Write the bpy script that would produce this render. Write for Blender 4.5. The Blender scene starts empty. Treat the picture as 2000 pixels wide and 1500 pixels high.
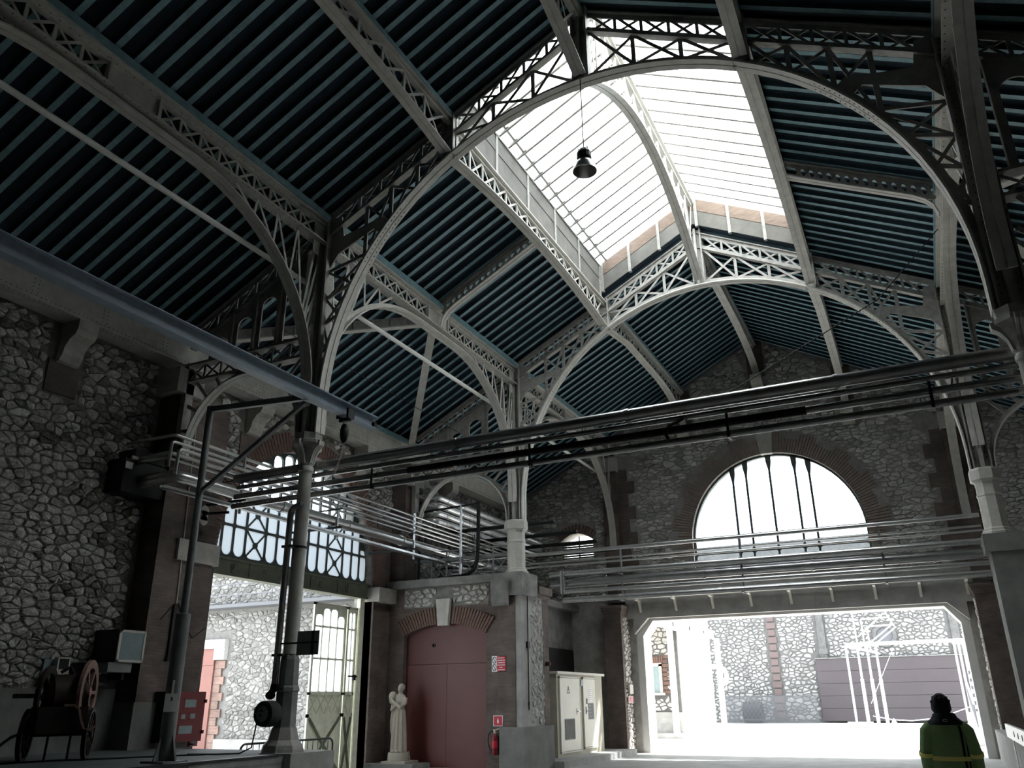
import bpy, math, random
from mathutils import Vector, Matrix
from mathutils.geometry import tessellate_polygon
random.seed(7)
PI = math.pi
SC = bpy.context.scene
COL = SC.collection

# ------------------------------------------------------------------ camera, sky, sun, exposure
CAM = Vector((4.0124, 0.0, 1.6755))
YAW, PITCH, ROLL, FPX = 0.4505, 0.3707, -0.0109, 1591.7
_f = Vector((-math.sin(YAW) * math.cos(PITCH), math.cos(YAW) * math.cos(PITCH), math.sin(PITCH)))
_r = Vector((math.cos(YAW), math.sin(YAW), 0)); _u = _r.cross(_f)
CR = math.cos(ROLL) * _r + math.sin(ROLL) * _u
CU = -math.sin(ROLL) * _r + math.cos(ROLL) * _u
CF = _f
cam_data = bpy.data.cameras.new('camera'); cam_data.lens = 36.0 * FPX / 2000.0; cam_data.sensor_width = 36.0
cam_data.clip_end = 400; cam_data.clip_start = 0.05
cam = bpy.data.objects.new('camera', cam_data); COL.objects.link(cam)
cam.matrix_world = Matrix(((CR.x, CU.x, -CF.x, CAM.x), (CR.y, CU.y, -CF.y, CAM.y), (CR.z, CU.z, -CF.z, CAM.z), (0, 0, 0, 1)))
SC.camera = cam

world = bpy.data.worlds.new('sky'); SC.world = world; world.use_nodes = True
wb = world.node_tree.nodes['Background']
wb.inputs['Color'].default_value = (0.88, 0.945, 1.0, 1); wb.inputs['Strength'].default_value = 3.2

sun_d = bpy.data.lights.new('sun', 'SUN'); sun_d.energy = 11.0; sun_d.angle = math.radians(1.2); sun_d.color = (1.0, 0.97, 0.92)
sun = bpy.data.objects.new('sun', sun_d); COL.objects.link(sun)
sun.location = (20, 40, 40)
sun.rotation_euler = (-Vector((0.52, 0.42, 1.0))).to_track_quat('-Z', 'Y').to_euler()

SC.view_settings.view_transform = 'Standard'
SC.view_settings.look = 'None'
SC.view_settings.gamma = 1.0
SC.view_settings.use_curve_mapping = False
SC.view_settings.exposure = 0.75
SC.cycles.use_adaptive_sampling = True; SC.cycles.adaptive_threshold = 0.03
SC.cycles.max_bounces = 9; SC.cycles.diffuse_bounces = 5; SC.cycles.glossy_bounces = 4
SC.cycles.transmission_bounces = 6; SC.cycles.transparent_max_bounces = 12
SC.cycles.sample_clamp_indirect = 12.0
SC.cycles.caustics_reflective = False; SC.cycles.caustics_refractive = False

# ------------------------------------------------------------------ materials
MATS = {}
def srgb(r, g, b):
    return tuple(((c / 255) / 12.92 if c / 255 <= 0.04045 else ((c / 255 + 0.055) / 1.055) ** 2.4) for c in (r, g, b))
def mat(name, col, rough=0.6, metal=0.0, var=0.0, vscale=3.0, bump=0.0, bscale=20.0, island=0.0, col2=None, spec=0.4, stretch=(1, 1, 1)):
    m = bpy.data.materials.new(name); m.use_nodes = True; MATS[name] = m
    nt = m.node_tree; N = nt.nodes; L = nt.links; b = N['Principled BSDF']
    b.inputs['Roughness'].default_value = rough; b.inputs['Metallic'].default_value = metal
    b.inputs['Specular IOR Level'].default_value = spec
    b.inputs['Base Color'].default_value = (*col, 1)
    geo = N.new('ShaderNodeNewGeometry')
    mp = N.new('ShaderNodeMapping'); mp.inputs['Scale'].default_value = stretch
    L.new(geo.outputs['Position'], mp.inputs['Vector'])
    src = None
    if var or col2:
        n = N.new('ShaderNodeTexNoise'); n.inputs['Scale'].default_value = vscale; n.inputs['Detail'].default_value = 5; n.inputs['Roughness'].default_value = 0.65
        L.new(mp.outputs['Vector'], n.inputs['Vector'])
        r = N.new('ShaderNodeValToRGB'); r.color_ramp.elements[0].position = 0.3; r.color_ramp.elements[1].position = 0.72
        c2 = col2 or tuple(min(1, c * (1 + var)) for c in col)
        c1 = col if col2 else tuple(c * (1 - var) for c in col)
        r.color_ramp.elements[0].color = (*c1, 1); r.color_ramp.elements[1].color = (*c2, 1)
        L.new(n.outputs['Fac'], r.inputs['Fac']); src = r.outputs['Color']
    if island:
        mx = N.new('ShaderNodeMix'); mx.data_type = 'RGBA'; mx.blend_type = 'MULTIPLY'; mx.inputs['Factor'].default_value = 1
        mr = N.new('ShaderNodeMapRange'); mr.inputs['To Min'].default_value = 1 - island; mr.inputs['To Max'].default_value = 1 + island
        L.new(geo.outputs['Random Per Island'], mr.inputs['Value'])
        L.new(mr.outputs['Result'], mx.inputs['B'])
        if src: L.new(src, mx.inputs['A'])
        else: mx.inputs['A'].default_value = (*col, 1)
        src = mx.outputs['Result']
    if src: L.new(src, b.inputs['Base Color'])
    if bump:
        n2 = N.new('ShaderNodeTexNoise'); n2.inputs['Scale'].default_value = bscale; n2.inputs['Detail'].default_value = 4
        L.new(mp.outputs['Vector'], n2.inputs['Vector'])
        bp = N.new('ShaderNodeBump'); bp.inputs['Strength'].default_value = bump; bp.inputs['Distance'].default_value = 0.03
        L.new(n2.outputs['Fac'], bp.inputs['Height']); L.new(bp.outputs['Normal'], b.inputs['Normal'])
    return m
def brick_mat(name, c1, c2, mortar, w=0.22, h=0.058):
    m = bpy.data.materials.new(name); m.use_nodes = True; MATS[name] = m
    nt = m.node_tree; N = nt.nodes; L = nt.links; b = N['Principled BSDF']; b.inputs['Roughness'].default_value = 0.85
    geo = N.new('ShaderNodeNewGeometry')
    sp = N.new('ShaderNodeSeparateXYZ'); L.new(geo.outputs['Position'], sp.inputs[0])
    sn = N.new('ShaderNodeSeparateXYZ'); L.new(geo.outputs['True Normal'], sn.inputs[0])
    ab = N.new('ShaderNodeMath'); ab.operation = 'ABSOLUTE'; L.new(sn.outputs['X'], ab.inputs[0])
    gt = N.new('ShaderNodeMath'); gt.operation = 'GREATER_THAN'; gt.inputs[1].default_value = 0.6; L.new(ab.outputs[0], gt.inputs[0])
    mx = N.new('ShaderNodeMix'); mx.data_type = 'FLOAT'; L.new(gt.outputs[0], mx.inputs['Factor']); L.new(sp.outputs['X'], mx.inputs['A']); L.new(sp.outputs['Y'], mx.inputs['B'])
    cb = N.new('ShaderNodeCombineXYZ'); L.new(mx.outputs['Result'], cb.inputs['X']); L.new(sp.outputs['Z'], cb.inputs['Y'])
    bt = N.new('ShaderNodeTexBrick'); bt.inputs['Scale'].default_value = 1.0
    bt.inputs['Brick Width'].default_value = w; bt.inputs['Row Height'].default_value = h; bt.inputs['Mortar Size'].default_value = 0.008; bt.inputs['Mortar Smooth'].default_value = 0.3
    bt.inputs['Color1'].default_value = (*c1, 1); bt.inputs['Color2'].default_value = (*c2, 1); bt.inputs['Mortar'].default_value = (*mortar, 1)
    L.new(cb.outputs[0], bt.inputs['Vector'])
    n = N.new('ShaderNodeTexNoise'); n.inputs['Scale'].default_value = 1.7; n.inputs['Detail'].default_value = 4; L.new(geo.outputs['Position'], n.inputs['Vector'])
    mr = N.new('ShaderNodeMapRange'); mr.inputs['From Min'].default_value = 0.3; mr.inputs['From Max'].default_value = 0.7; mr.inputs['To Min'].default_value = 0.6; mr.inputs['To Max'].default_value = 1.25
    L.new(n.outputs['Fac'], mr.inputs['Value'])
    m2 = N.new('ShaderNodeMix'); m2.data_type = 'RGBA'; m2.blend_type = 'MULTIPLY'; m2.inputs['Factor'].default_value = 1
    L.new(bt.outputs['Color'], m2.inputs['A']); L.new(mr.outputs['Result'], m2.inputs['B']); L.new(m2.outputs['Result'], b.inputs['Base Color'])
    bp = N.new('ShaderNodeBump'); bp.inputs['Strength'].default_value = 0.5; bp.inputs['Distance'].default_value = 0.01; bp.invert = True
    L.new(bt.outputs['Fac'], bp.inputs['Height']); L.new(bp.outputs['Normal'], b.inputs['Normal'])
    return m
def glass_mat(name, tint, transp=0.85, rough=0.05, translucent=0.0):
    m = bpy.data.materials.new(name); m.use_nodes = True; MATS[name] = m
    nt = m.node_tree; N = nt.nodes; L = nt.links; N.remove(N['Principled BSDF']); out = N['Material Output']
    t = N.new('ShaderNodeBsdfTransparent'); t.inputs['Color'].default_value = (*tint, 1)
    g = N.new('ShaderNodeBsdfGlossy'); g.inputs['Roughness'].default_value = rough
    a = t
    if translucent:
        tl = N.new('ShaderNodeBsdfTranslucent'); tl.inputs['Color'].default_value = (*tint, 1)
        mx = N.new('ShaderNodeMixShader'); mx.inputs[0].default_value = translucent
        L.new(t.outputs[0], mx.inputs[1]); L.new(tl.outputs[0], mx.inputs[2]); a = mx
    m2 = N.new('ShaderNodeMixShader'); m2.inputs[0].default_value = 1 - transp
    L.new(a.outputs[0], m2.inputs[1]); L.new(g.outputs[0], m2.inputs[2]); L.new(m2.outputs[0], out.inputs['Surface'])
    return m
mat('iron', (0.33, 0.32, 0.295), 0.55, 0.0, 0.25, 6, 0.15, 40)
mat('cream_iron', (0.55, 0.535, 0.49), 0.55, 0.0, 0.16, 5, 0.12, 40)
mat('grey_iron', (0.20, 0.21, 0.21), 0.5, 0.0, 0.2, 5)
mat('dark_metal', (0.035, 0.036, 0.038), 0.5, 0.3)
mat('black_rubber', (0.012, 0.012, 0.013), 0.7)
mat('rivet_dark', (0.07, 0.065, 0.06), 0.7)
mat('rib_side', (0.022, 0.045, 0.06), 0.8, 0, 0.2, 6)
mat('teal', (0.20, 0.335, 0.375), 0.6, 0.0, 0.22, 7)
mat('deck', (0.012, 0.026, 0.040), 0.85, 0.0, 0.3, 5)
mat('stone', (0.45, 0.435, 0.405), 0.9, 0, 0.45, 13, 1.0, 24, island=0.55)
mat('stone_end', (0.52, 0.505, 0.475), 0.9, 0, 0.35, 14, 0.9, 26, island=0.34)
mat('mortar_end', (0.33, 0.32, 0.30), 0.95, 0, 0.3, 3, 0.7, 28)
mat('stone_pale', (0.30, 0.298, 0.29), 0.9, 0, 0.3, 12, 0.8, 22, island=0.35)
mat('mortar', (0.23, 0.222, 0.205), 0.95, 0, 0.4, 3, 0.8, 30)
mat('mortar_pale', (0.125, 0.124, 0.122), 0.95, 0, 0.25, 3, 0.5, 30)
mat('ashlar', (0.48, 0.46, 0.42), 0.85, 0, 0.2, 4, 0.25, 30)
mat('concrete', (0.36, 0.355, 0.34), 0.85, 0, 0.22, 2.2, 0.2, 25)
mat('plinth', (0.20, 0.20, 0.19), 0.9, 0, 0.25, 1.8, 0.2, 20)
mat('concrete_dark', (0.21, 0.208, 0.2), 0.85, 0, 0.35, 2.6, 0.25, 22)
mat('white_render', (0.64, 0.635, 0.62), 0.8, 0, 0.08, 2)
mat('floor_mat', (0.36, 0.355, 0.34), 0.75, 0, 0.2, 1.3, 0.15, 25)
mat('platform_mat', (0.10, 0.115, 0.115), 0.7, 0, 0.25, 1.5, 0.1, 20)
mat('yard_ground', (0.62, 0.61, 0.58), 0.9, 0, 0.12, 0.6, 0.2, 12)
brick_mat('brick', srgb(114, 98, 91), srgb(96, 84, 79), srgb(98, 94, 90))
mat('brick_grey', srgb(140, 127, 119), 0.9, 0, 0.2, 9, 0.4, 40, island=0.3)
brick_mat('brick_side_yard', srgb(138, 108, 98), srgb(120, 94, 86), srgb(128, 120, 112))  # paler brick of the quoins in the side yard
mat('quoin_far', srgb(104, 91, 90), 0.9, 0, 0.1, 2)
mat('brick_unit', srgb(112, 90, 82), 0.9, 0, 0.2, 9, 0.4, 40, island=0.3)
mat('red_door', srgb(98, 50, 46), 0.45, 0, 0.10, 1.5)
mat('red_brown', srgb(124, 86, 79), 0.6, 0, 0.06, 2)
mat('red_paint', srgb(112, 30, 36), 0.4)
mat('green_cream', srgb(232, 232, 212), 0.5, 0, 0.15, 6)
mat('olive_iron', srgb(112, 116, 98), 0.55, 0, 0.2, 5)
mat('fan_iron', srgb(74, 82, 80), 0.55, 0, 0.2, 5)
mat('white_paint', (0.74, 0.75, 0.75), 0.4)
mat('off_white', (0.62, 0.60, 0.54), 0.55, 0, 0.06, 4)
mat('cabinet_body', srgb(180, 174, 156), 0.6, 0, 0.10, 3)
mat('cabinet_door', srgb(222, 218, 204), 0.45, 0, 0.05, 3)
mat('steel_pipe', (0.52, 0.52, 0.51), 0.28, 0.9, 0.15, 5)
mat('silver_duct', (0.78, 0.78, 0.78), 0.36, 0.85, 0.08, 6)
mat('dark_pipe', (0.34, 0.34, 0.34), 0.27, 0.8, 0.2, 4)
mat('wood', srgb(122, 106, 94), 0.8, 0, 0.25, 4, 0.2, 30, stretch=(1, 1, 6))
mat('lantern_panel', srgb(104, 102, 96), 0.7, 0, 0.3, 1.8, 0.1, 20)
mat('tube_white', (0.78, 0.78, 0.74), 0.35)
mat('beam_grey', srgb(150, 164, 176), 0.45, 0.0, 0.12, 6)
mat('statue_stone', srgb(172, 165, 152), 0.8, 0, 0.08, 6)
mat('jacket', srgb(150, 184, 124), 0.75, 0, 0.14, 9, 0.3, 60)
mat('jacket_navy', srgb(34, 40, 48), 0.8)
mat('reflective', srgb(244, 236, 140), 0.4)
mat('hair', srgb(26, 24, 26), 0.7, 0, 0.3, 30, 0.5, 70)
mat('skin', srgb(150, 108, 88), 0.6)
mat('trousers', srgb(34, 36, 42), 0.85)
mat('cart_red', srgb(84, 34, 28), 0.55, 0, 0.3, 8)
mat('cart_wheel', srgb(128, 100, 90), 0.7, 0, 0.2, 8)
mat('cart_dark', srgb(34, 24, 20), 0.6)
mat('brown_panel', srgb(76, 70, 73), 0.7, 0, 0.06, 0.6)
mat('fence_grey', srgb(96, 98, 102), 0.6)
mat('screen_grey', srgb(134, 150, 152), 0.35, 0, 0.12, 5)
mat('sign_white', (0.85, 0.85, 0.84), 0.5)
mat('sign_red', srgb(190, 44, 60), 0.5)
mat('sign_green', srgb(40, 130, 90), 0.5)
mat('sign_yellow', srgb(228, 200, 60), 0.5)
glass_mat('glass_clear', (0.93, 0.96, 0.98), 0.93)
glass_mat('glass_frosted', (0.95, 0.97, 0.98), 0.96, 0.4, translucent=0.92)
glass_mat('glass_gate', (0.80, 0.82, 0.83), 0.93, 0.3, translucent=0.8)
mat('stone_side_yard', (0.235, 0.232, 0.222), 0.9, 0, 0.35, 14, 1.0, 26, island=0.3)  # own colour of the stones in the side yard wall
mat('mortar_side_yard', (0.18, 0.178, 0.17), 0.95, 0, 0.2, 5, 0.7, 24)  # own colour of the mortar in the side yard wall
glass_mat('glass_fan', (0.44, 0.465, 0.485), 0.93, 0.3, translucent=0.85)

# ------------------------------------------------------------------ mesh helpers
class MB:
    def __init__(s): s.v = []; s.f = []
    def add(s, vs, fs):
        o = len(s.v); s.v += [tuple(p) for p in vs]; s.f += [tuple(i + o for i in f) for f in fs]; return s
    def box(s, x0, x1, y0, y1, z0, z1):
        return s.add([(x0, y0, z0), (x1, y0, z0), (x1, y1, z0), (x0, y1, z0), (x0, y0, z1), (x1, y0, z1), (x1, y1, z1), (x0, y1, z1)],
                     [(3, 2, 1, 0), (4, 5, 6, 7), (0, 1, 5, 4), (1, 2, 6, 5), (2, 3, 7, 6), (3, 0, 4, 7)])
    def bar(s, p, q, w, h, up=(0, 0, 1)):
        p = Vector(p); q = Vector(q); d = (q - p).normalized(); up = Vector(up)
        if abs(d.dot(up)) > 0.995: up = Vector((0, 1, 0)) if abs(d.y) < 0.9 else Vector((1, 0, 0))
        a = d.cross(up).normalized(); b = a.cross(d).normalized(); a = a * w / 2; b = b * h / 2
        vs = [p - a - b, p + a - b, p + a + b, p - a + b, q - a - b, q + a - b, q + a + b, q - a + b]
        return s.add(vs, [(0, 1, 2, 3), (7, 6, 5, 4), (0, 4, 5, 1), (1, 5, 6, 2), (2, 6, 7, 3), (3, 7, 4, 0)])
    def tube(s, pts, r, n=10, caps=True, closed=False):
        pts = [Vector(p) for p in pts]; m = len(pts); rs = r if isinstance(r, (list, tuple)) else [r] * m
        rings = []; prev = None
        for i, p in enumerate(pts):
            if closed: d = pts[(i + 1) % m] - pts[i - 1]
            else: d = (pts[min(i + 1, m - 1)] - pts[max(i - 1, 0)])
            d.normalize()
            if prev is None:
                a = d.cross(Vector((0, 0, 1)))
                if a.length < 0.05: a = d.cross(Vector((1, 0, 0)))
            else: a = prev - d * prev.dot(d)
            a.normalize(); prev = a; b = d.cross(a)
            rings.append([p + a * rs[i] * math.cos(2 * PI * k / n) + b * rs[i] * math.sin(2 * PI * k / n) for k in range(n)])
        vs = [v for R in rings for v in R]; fs = []
        for i in range(m if closed else m - 1):
            j = (i + 1) % m
            for k in range(n): fs.append((i * n + k, i * n + (k + 1) % n, j * n + (k + 1) % n, j * n + k))
        if caps and not closed: fs += [tuple(range(n))[::-1], tuple((m - 1) * n + k for k in range(n))]
        return s.add(vs, fs)
    def prism(s, poly, axis, a0, a1):
        n = len(poly)
        def mk(u, v, w):
            return {'x': (w, u, v), 'y': (u, w, v), 'z': (u, v, w)}[axis]
        vs = [mk(u, v, a0) for u, v in poly] + [mk(u, v, a1) for u, v in poly]
        fs = [tuple(range(n)), tuple(range(2 * n - 1, n - 1, -1))] + [(i, i + n, (i + 1) % n + n, (i + 1) % n) for i in range(n)]
        return s.add(vs, fs)
    def lathe(s, prof, c=(0, 0, 0), n=16, axis='z', a0=0.0):
        vs = []; fs = []; m = len(prof)
        for r, h in prof:
            for k in range(n):
                t = a0 + 2 * PI * k / n; u, v = r * math.cos(t), r * math.sin(t)
                p = {'z': (u, v, h), 'x': (h, u, v), 'y': (u, h, v)}[axis]
                vs.append((p[0] + c[0], p[1] + c[1], p[2] + c[2]))
        for i in range(m - 1):
            for k in range(n): fs.append((i * n + k, i * n + (k + 1) % n, (i + 1) * n + (k + 1) % n, (i + 1) * n + k))
        fs += [tuple(range(n))[::-1], tuple((m - 1) * n + k for k in range(n))]
        return s.add(vs, fs)
    def ellipsoid(s, c, r, nu=16, nv=10, rot=None):
        vs = []; fs = []
        for i in range(nv + 1):
            ph = PI * i / nv
            for k in range(nu):
                t = 2 * PI * k / nu
                p = Vector((r[0] * math.sin(ph) * math.cos(t), r[1] * math.sin(ph) * math.sin(t), r[2] * math.cos(ph)))
                if rot: p = rot @ p
                vs.append(p + Vector(c))
        for i in range(nv):
            for k in range(nu): fs.append((i * nu + k, (i + 1) * nu + k, (i + 1) * nu + (k + 1) % nu, i * nu + (k + 1) % nu))
        return s.add(vs, fs)
    def loft(s, rings, caps=True):
        n = len(rings[0]); m = len(rings); vs = [p for R in rings for p in R]; fs = []
        for i in range(m - 1):
            for k in range(n): fs.append((i * n + k, i * n + (k + 1) % n, (i + 1) * n + (k + 1) % n, (i + 1) * n + k))
        if caps: fs += [tuple(range(n))[::-1], tuple((m - 1) * n + k for k in range(n))]
        return s.add(vs, fs)
    def strip(s, pts, ax, w, t, nrm):
        """rectangular section swept along pts: width w along ax, thickness t along the local normal nrm(i)"""
        ax = Vector(ax); R = []
        for i, p in enumerate(pts):
            p = Vector(p); nn = Vector(nrm(i))
            R.append([p - ax * w / 2 - nn * t / 2, p + ax * w / 2 - nn * t / 2, p + ax * w / 2 + nn * t / 2, p - ax * w / 2 + nn * t / 2])
        return s.loft(R)
WM = {}
def link(o, parent):
    COL.objects.link(o)
    if parent is not None:
        o.parent = parent; o.matrix_parent_inverse = WM[parent.name].inverted()
    return o
def mesh_of(mb, name, m, smooth=False):
    me = bpy.data.meshes.new(name); me.from_pydata(mb.v, [], mb.f); me.update()
    me.materials.append(MATS[m])
    if smooth:
        me.polygons.foreach_set('use_smooth', [True] * len(me.polygons))
        try: me.set_sharp_from_angle(angle=math.radians(40))
        except Exception: pass
    return me
def tag(o, label=None, cat=None, group=None, kind=None):
    if label: o['label'] = label
    if cat: o['category'] = cat
    if group: o['group'] = group
    if kind: o['kind'] = kind
    return o
def obj(name, mb, m, parent=None, smooth=False, **k):
    o = bpy.data.objects.new(name, mesh_of(mb, name, m, smooth) if isinstance(mb, MB) else mb)
    link(o, parent); WM[o.name] = Matrix.Identity(4)
    return tag(o, **k)
def thing(name, label, cat, loc, group=None, kind=None):
    o = bpy.data.objects.new(name, None); o.empty_display_size = 0.1; COL.objects.link(o); o.location = loc
    WM[o.name] = Matrix.Translation(loc)
    return tag(o, label, cat, group, kind)
_unit = {}
def unit_mesh(m):
    if m not in _unit: _unit[m] = mesh_of(MB().box(-.5, .5, -.5, .5, -.5, .5), 'flat_bar_' + m, m)
    return _unit[m]
def barpart(name, p, q, w, h, m, parent, up=(0, 0, 1)):
    """one flat bar as an object of its own, sharing the unit mesh: w across, h along up"""
    p = Vector(p); q = Vector(q); d = q - p; L = d.length; d = d / L; up = Vector(up)
    if abs(d.dot(up)) > 0.995: up = Vector((0, 1, 0)) if abs(d.y) < 0.9 else Vector((1, 0, 0))
    a = d.cross(up).normalized(); b = a.cross(d).normalized(); c = (p + q) / 2
    M = Matrix(((a.x * w, d.x * L, b.x * h, c.x), (a.y * w, d.y * L, b.y * h, c.y), (a.z * w, d.z * L, b.z * h, c.z), (0, 0, 0, 1)))
    o = bpy.data.objects.new(name, unit_mesh(m)); link(o, parent); o.matrix_basis = M; WM[o.name] = M
    return o
def ray_hit(poly, c, ang):
    dx, dy = math.cos(ang), math.sin(ang); best = None
    for i in range(len(poly)):
        ax, ay = poly[i][0] - c[0], poly[i][1] - c[1]; bx, by = poly[(i + 1) % len(poly)][0] - c[0], poly[(i + 1) % len(poly)][1] - c[1]
        ex, ey = bx - ax, by - ay; den = dx * ey - dy * ex
        if abs(den) < 1e-12: continue
        t = (ax * ey - ay * ex) / den; u = (ax * dy - ay * dx) / den
        if t > 0 and -1e-6 <= u <= 1 + 1e-6 and (best is None or t < best): best = t
    best = best or 0.001
    return (c[0] + dx * best, c[1] + dy * best)
def ring_plate(mb, outer, inner, axis, a0, a1):
    """a flat plate with outline outer and hole inner (both star-shaped about the hole's centre), extruded along axis"""
    c = (sum(p[0] for p in inner) / len(inner), sum(p[1] for p in inner) / len(inner))
    A = sorted(set([round(math.atan2(p[1] - c[1], p[0] - c[0]), 5) for p in list(outer) + list(inner)]))
    O = [ray_hit(outer, c, a) for a in A]; I = [ray_hit(inner, c, a) for a in A]; n = len(A)
    def mk(u, v, w): return {'x': (w, u, v), 'y': (u, w, v), 'z': (u, v, w)}[axis]
    vs = [mk(*p, a0) for p in O] + [mk(*p, a0) for p in I] + [mk(*p, a1) for p in O] + [mk(*p, a1) for p in I]; fs = []
    for i in range(n):
        j = (i + 1) % n
        fs += [(i, j, n + j, n + i), (2 * n + j, 2 * n + i, 3 * n + i, 3 * n + j), (j, i, 2 * n + i, 2 * n + j), (n + i, n + j, 3 * n + j, 3 * n + i)]
    return mb.add(vs, fs)
def stadium(u0, u1, v0, v1, rb=0.0, rt=None, n=5):
    """rounded rectangle outline: corner radius rb below and rt above"""
    rt = rb if rt is None else rt; P = []
    def arc(cx, cy, r, a):
        if r < 1e-4: P.append((cx, cy)); return
        for k in range(n + 1):
            t = a + PI / 2 * k / n; P.append((cx + r * math.cos(t), cy + r * math.sin(t)))
    arc(u0 + rb, v0 + rb, rb, PI); arc(u1 - rb, v0 + rb, rb, 1.5 * PI); arc(u1 - rt, v1 - rt, rt, 0); arc(u0 + rt, v1 - rt, rt, PI / 2)
    return P
def wall_plate(mb, outer, holes, axis, a0, a1):
    """a plate with holes of any outline"""
    loops = [[Vector((u, v, 0)) for u, v in L] for L in [outer] + holes]; tris = tessellate_polygon(loops)
    flat = [p for L in loops for p in L]; n = len(flat)
    def mk(p, w): return {'x': (w, p.x, p.y), 'y': (p.x, w, p.y), 'z': (p.x, p.y, w)}[axis]
    vs = [mk(p, a0) for p in flat] + [mk(p, a1) for p in flat]; fs = [tuple(t) for t in tris] + [tuple(i + n for i in t[::-1]) for t in tris]
    o = 0
    for L in loops:
        m = len(L)
        for i in range(m): fs.append((o + i, o + (i + 1) % m, o + (i + 1) % m + n, o + i + n))
        o += m
    return mb.add(vs, fs)
def px(P):
    d = Vector(P) - CAM; q = d.dot(CF)
    if q < 0.2: return None
    return (1000 + FPX * d.dot(CR) / q, 750 - FPX * d.dot(CU) / q, q)
def clip_half(poly, nx, ny, d):
    out = []; n = len(poly)
    for i in range(n):
        a = poly[i]; b = poly[(i + 1) % n]; da = a[0] * nx + a[1] * ny - d; db = b[0] * nx + b[1] * ny - d
        if da <= 0: out.append(a)
        if (da < 0 < db) or (db < 0 < da):
            t = da / (da - db); out.append((a[0] + (b[0] - a[0]) * t, a[1] + (b[1] - a[1]) * t))
    return out
def rubble(parent, m, mapf, u0, u1, v0, v1, sw, sh, inside, joint=0.016, depth=0.04, cap=300, seed=1, small=0.25):
    """irregular stones packed over a wall face: the largest in the picture as parts, the rest joined into one part of kind stuff"""
    R = random.Random(seed); asp = sw / sh
    nu = int((u1 - u0) / sw) + 2; nv = int((v1 - v0) / sh) + 2; G = {}
    for j in range(-1, nv):
        for i in range(-1, nu):
            if R.random() < .16: continue
            if R.random() < .16: G[i + .5, j + .5] = (u0 + (i + 1.0 + R.uniform(-.3, .3)) * sw, v0 + (j + 1.0 + R.uniform(-.3, .3)) * sh)
            G[i, j] = (u0 + (i + 0.5 + (0.5 if j % 2 else 0) + R.uniform(-.44, .44)) * sw, v0 + (j + 0.5 + R.uniform(-.46, .46)) * sh)
    stones = []
    for (i, j), (su, sv) in G.items():
        if not inside(su, sv): continue
        poly = [(su - sw * 1.6, sv - sh * 1.6), (su + sw * 1.6, sv - sh * 1.6), (su + sw * 1.6, sv + sh * 1.6), (su - sw * 1.6, sv + sh * 1.6)]
        for dj in (-2, -1.5, -1, -.5, 0, .5, 1, 1.5, 2):
            for di in (-2, -1.5, -1, -.5, 0, .5, 1, 1.5, 2):
                if di == 0 and dj == 0: continue
                o = G.get((i + di, j + dj))
                if o is None: continue
                nx, ny = (o[0] - su), (o[1] - sv) * asp * asp
                mu, mv = (o[0] + su) / 2, (o[1] + sv) / 2
                poly = clip_half(poly, nx, ny, nx * mu + ny * mv)
                if len(poly) < 3: break
            if len(poly) < 3: break
        if len(poly) < 3: continue
        cu = sum(p[0] for p in poly) / len(poly); cv = sum(p[1] for p in poly) / len(poly)
        j2 = joint * R.uniform(0.7, 1.9)
        poly = [(cu + (p[0] - cu) * max(.3, 1 - j2 / max(.02, math.hypot(p[0] - cu, p[1] - cv))), cv + (p[1] - cv) * max(.3, 1 - j2 / max(.02, math.hypot(p[0] - cu, p[1] - cv)))) for p in poly]
        if not inside(cu, cv): cu, cv = su, sv
        poly = [p if inside(*p) else next(((cu + (p[0] - cu) * q, cv + (p[1] - cv) * q) for q in (.85, .7, .55, .4, .25) if inside(cu + (p[0] - cu) * q, cv + (p[1] - cv) * q)), (cu + (p[0] - cu) * .15, cv + (p[1] - cv) * .15)) for p in poly]
        out = []
        for k in range(len(poly)):
            a = poly[k]; b = poly[(k + 1) % len(poly)]
            if math.hypot(a[0] - b[0], a[1] - b[1]) < 0.012: out.append(a); continue
            out += [(a[0] * .85 + b[0] * .15, a[1] * .85 + b[1] * .15), (a[0] * .15 + b[0] * .85, a[1] * .15 + b[1] * .85)]
        d = depth * R.uniform(.5, 1.3); n = len(out); tu, tv = R.uniform(-.35, .35), R.uniform(-.35, .35)
        vs = [mapf(p[0], p[1], -0.01) for p in out]
        for p in out:
            dd = d * (0.62 + tu * (p[0] - cu) / sw + tv * (p[1] - cv) / sh + R.uniform(-.12, .12))
            vs.append(mapf(cu + (p[0] - cu) * .84, cv + (p[1] - cv) * .84, dd))
        vs.append(mapf(cu + R.uniform(-.1, .1) * sw, cv + R.uniform(-.1, .1) * sh, d * R.uniform(.55, 1.2)))
        fs = [(k, (k + 1) % n, n + (k + 1) % n, n + k) for k in range(n)] + [(n + k, n + (k + 1) % n, 2 * n) for k in range(n)]
        q = px(mapf(cu, cv, d)); s = 0
        if q and -60 < q[0] < 2060 and -60 < q[1] < 1560: s = (FPX / q[2]) ** 2 * sw * sh * R.uniform(.9, 1.1)
        stones.append((s, vs, fs))
    stones.sort(key=lambda t: -t[0])
    for s, vs, fs in stones[:cap]:
        if s <= 0: break
        obj('stone', MB().add(vs, fs), m, parent)
    rest = MB()
    for s, vs, fs in stones[cap:]: rest.add(vs, fs)
    for s, vs, fs in stones[:cap]:
        if s <= 0: rest.add(vs, fs)
    if rest.v: obj('rubble_stones', rest, m, parent, kind='stuff')
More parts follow.
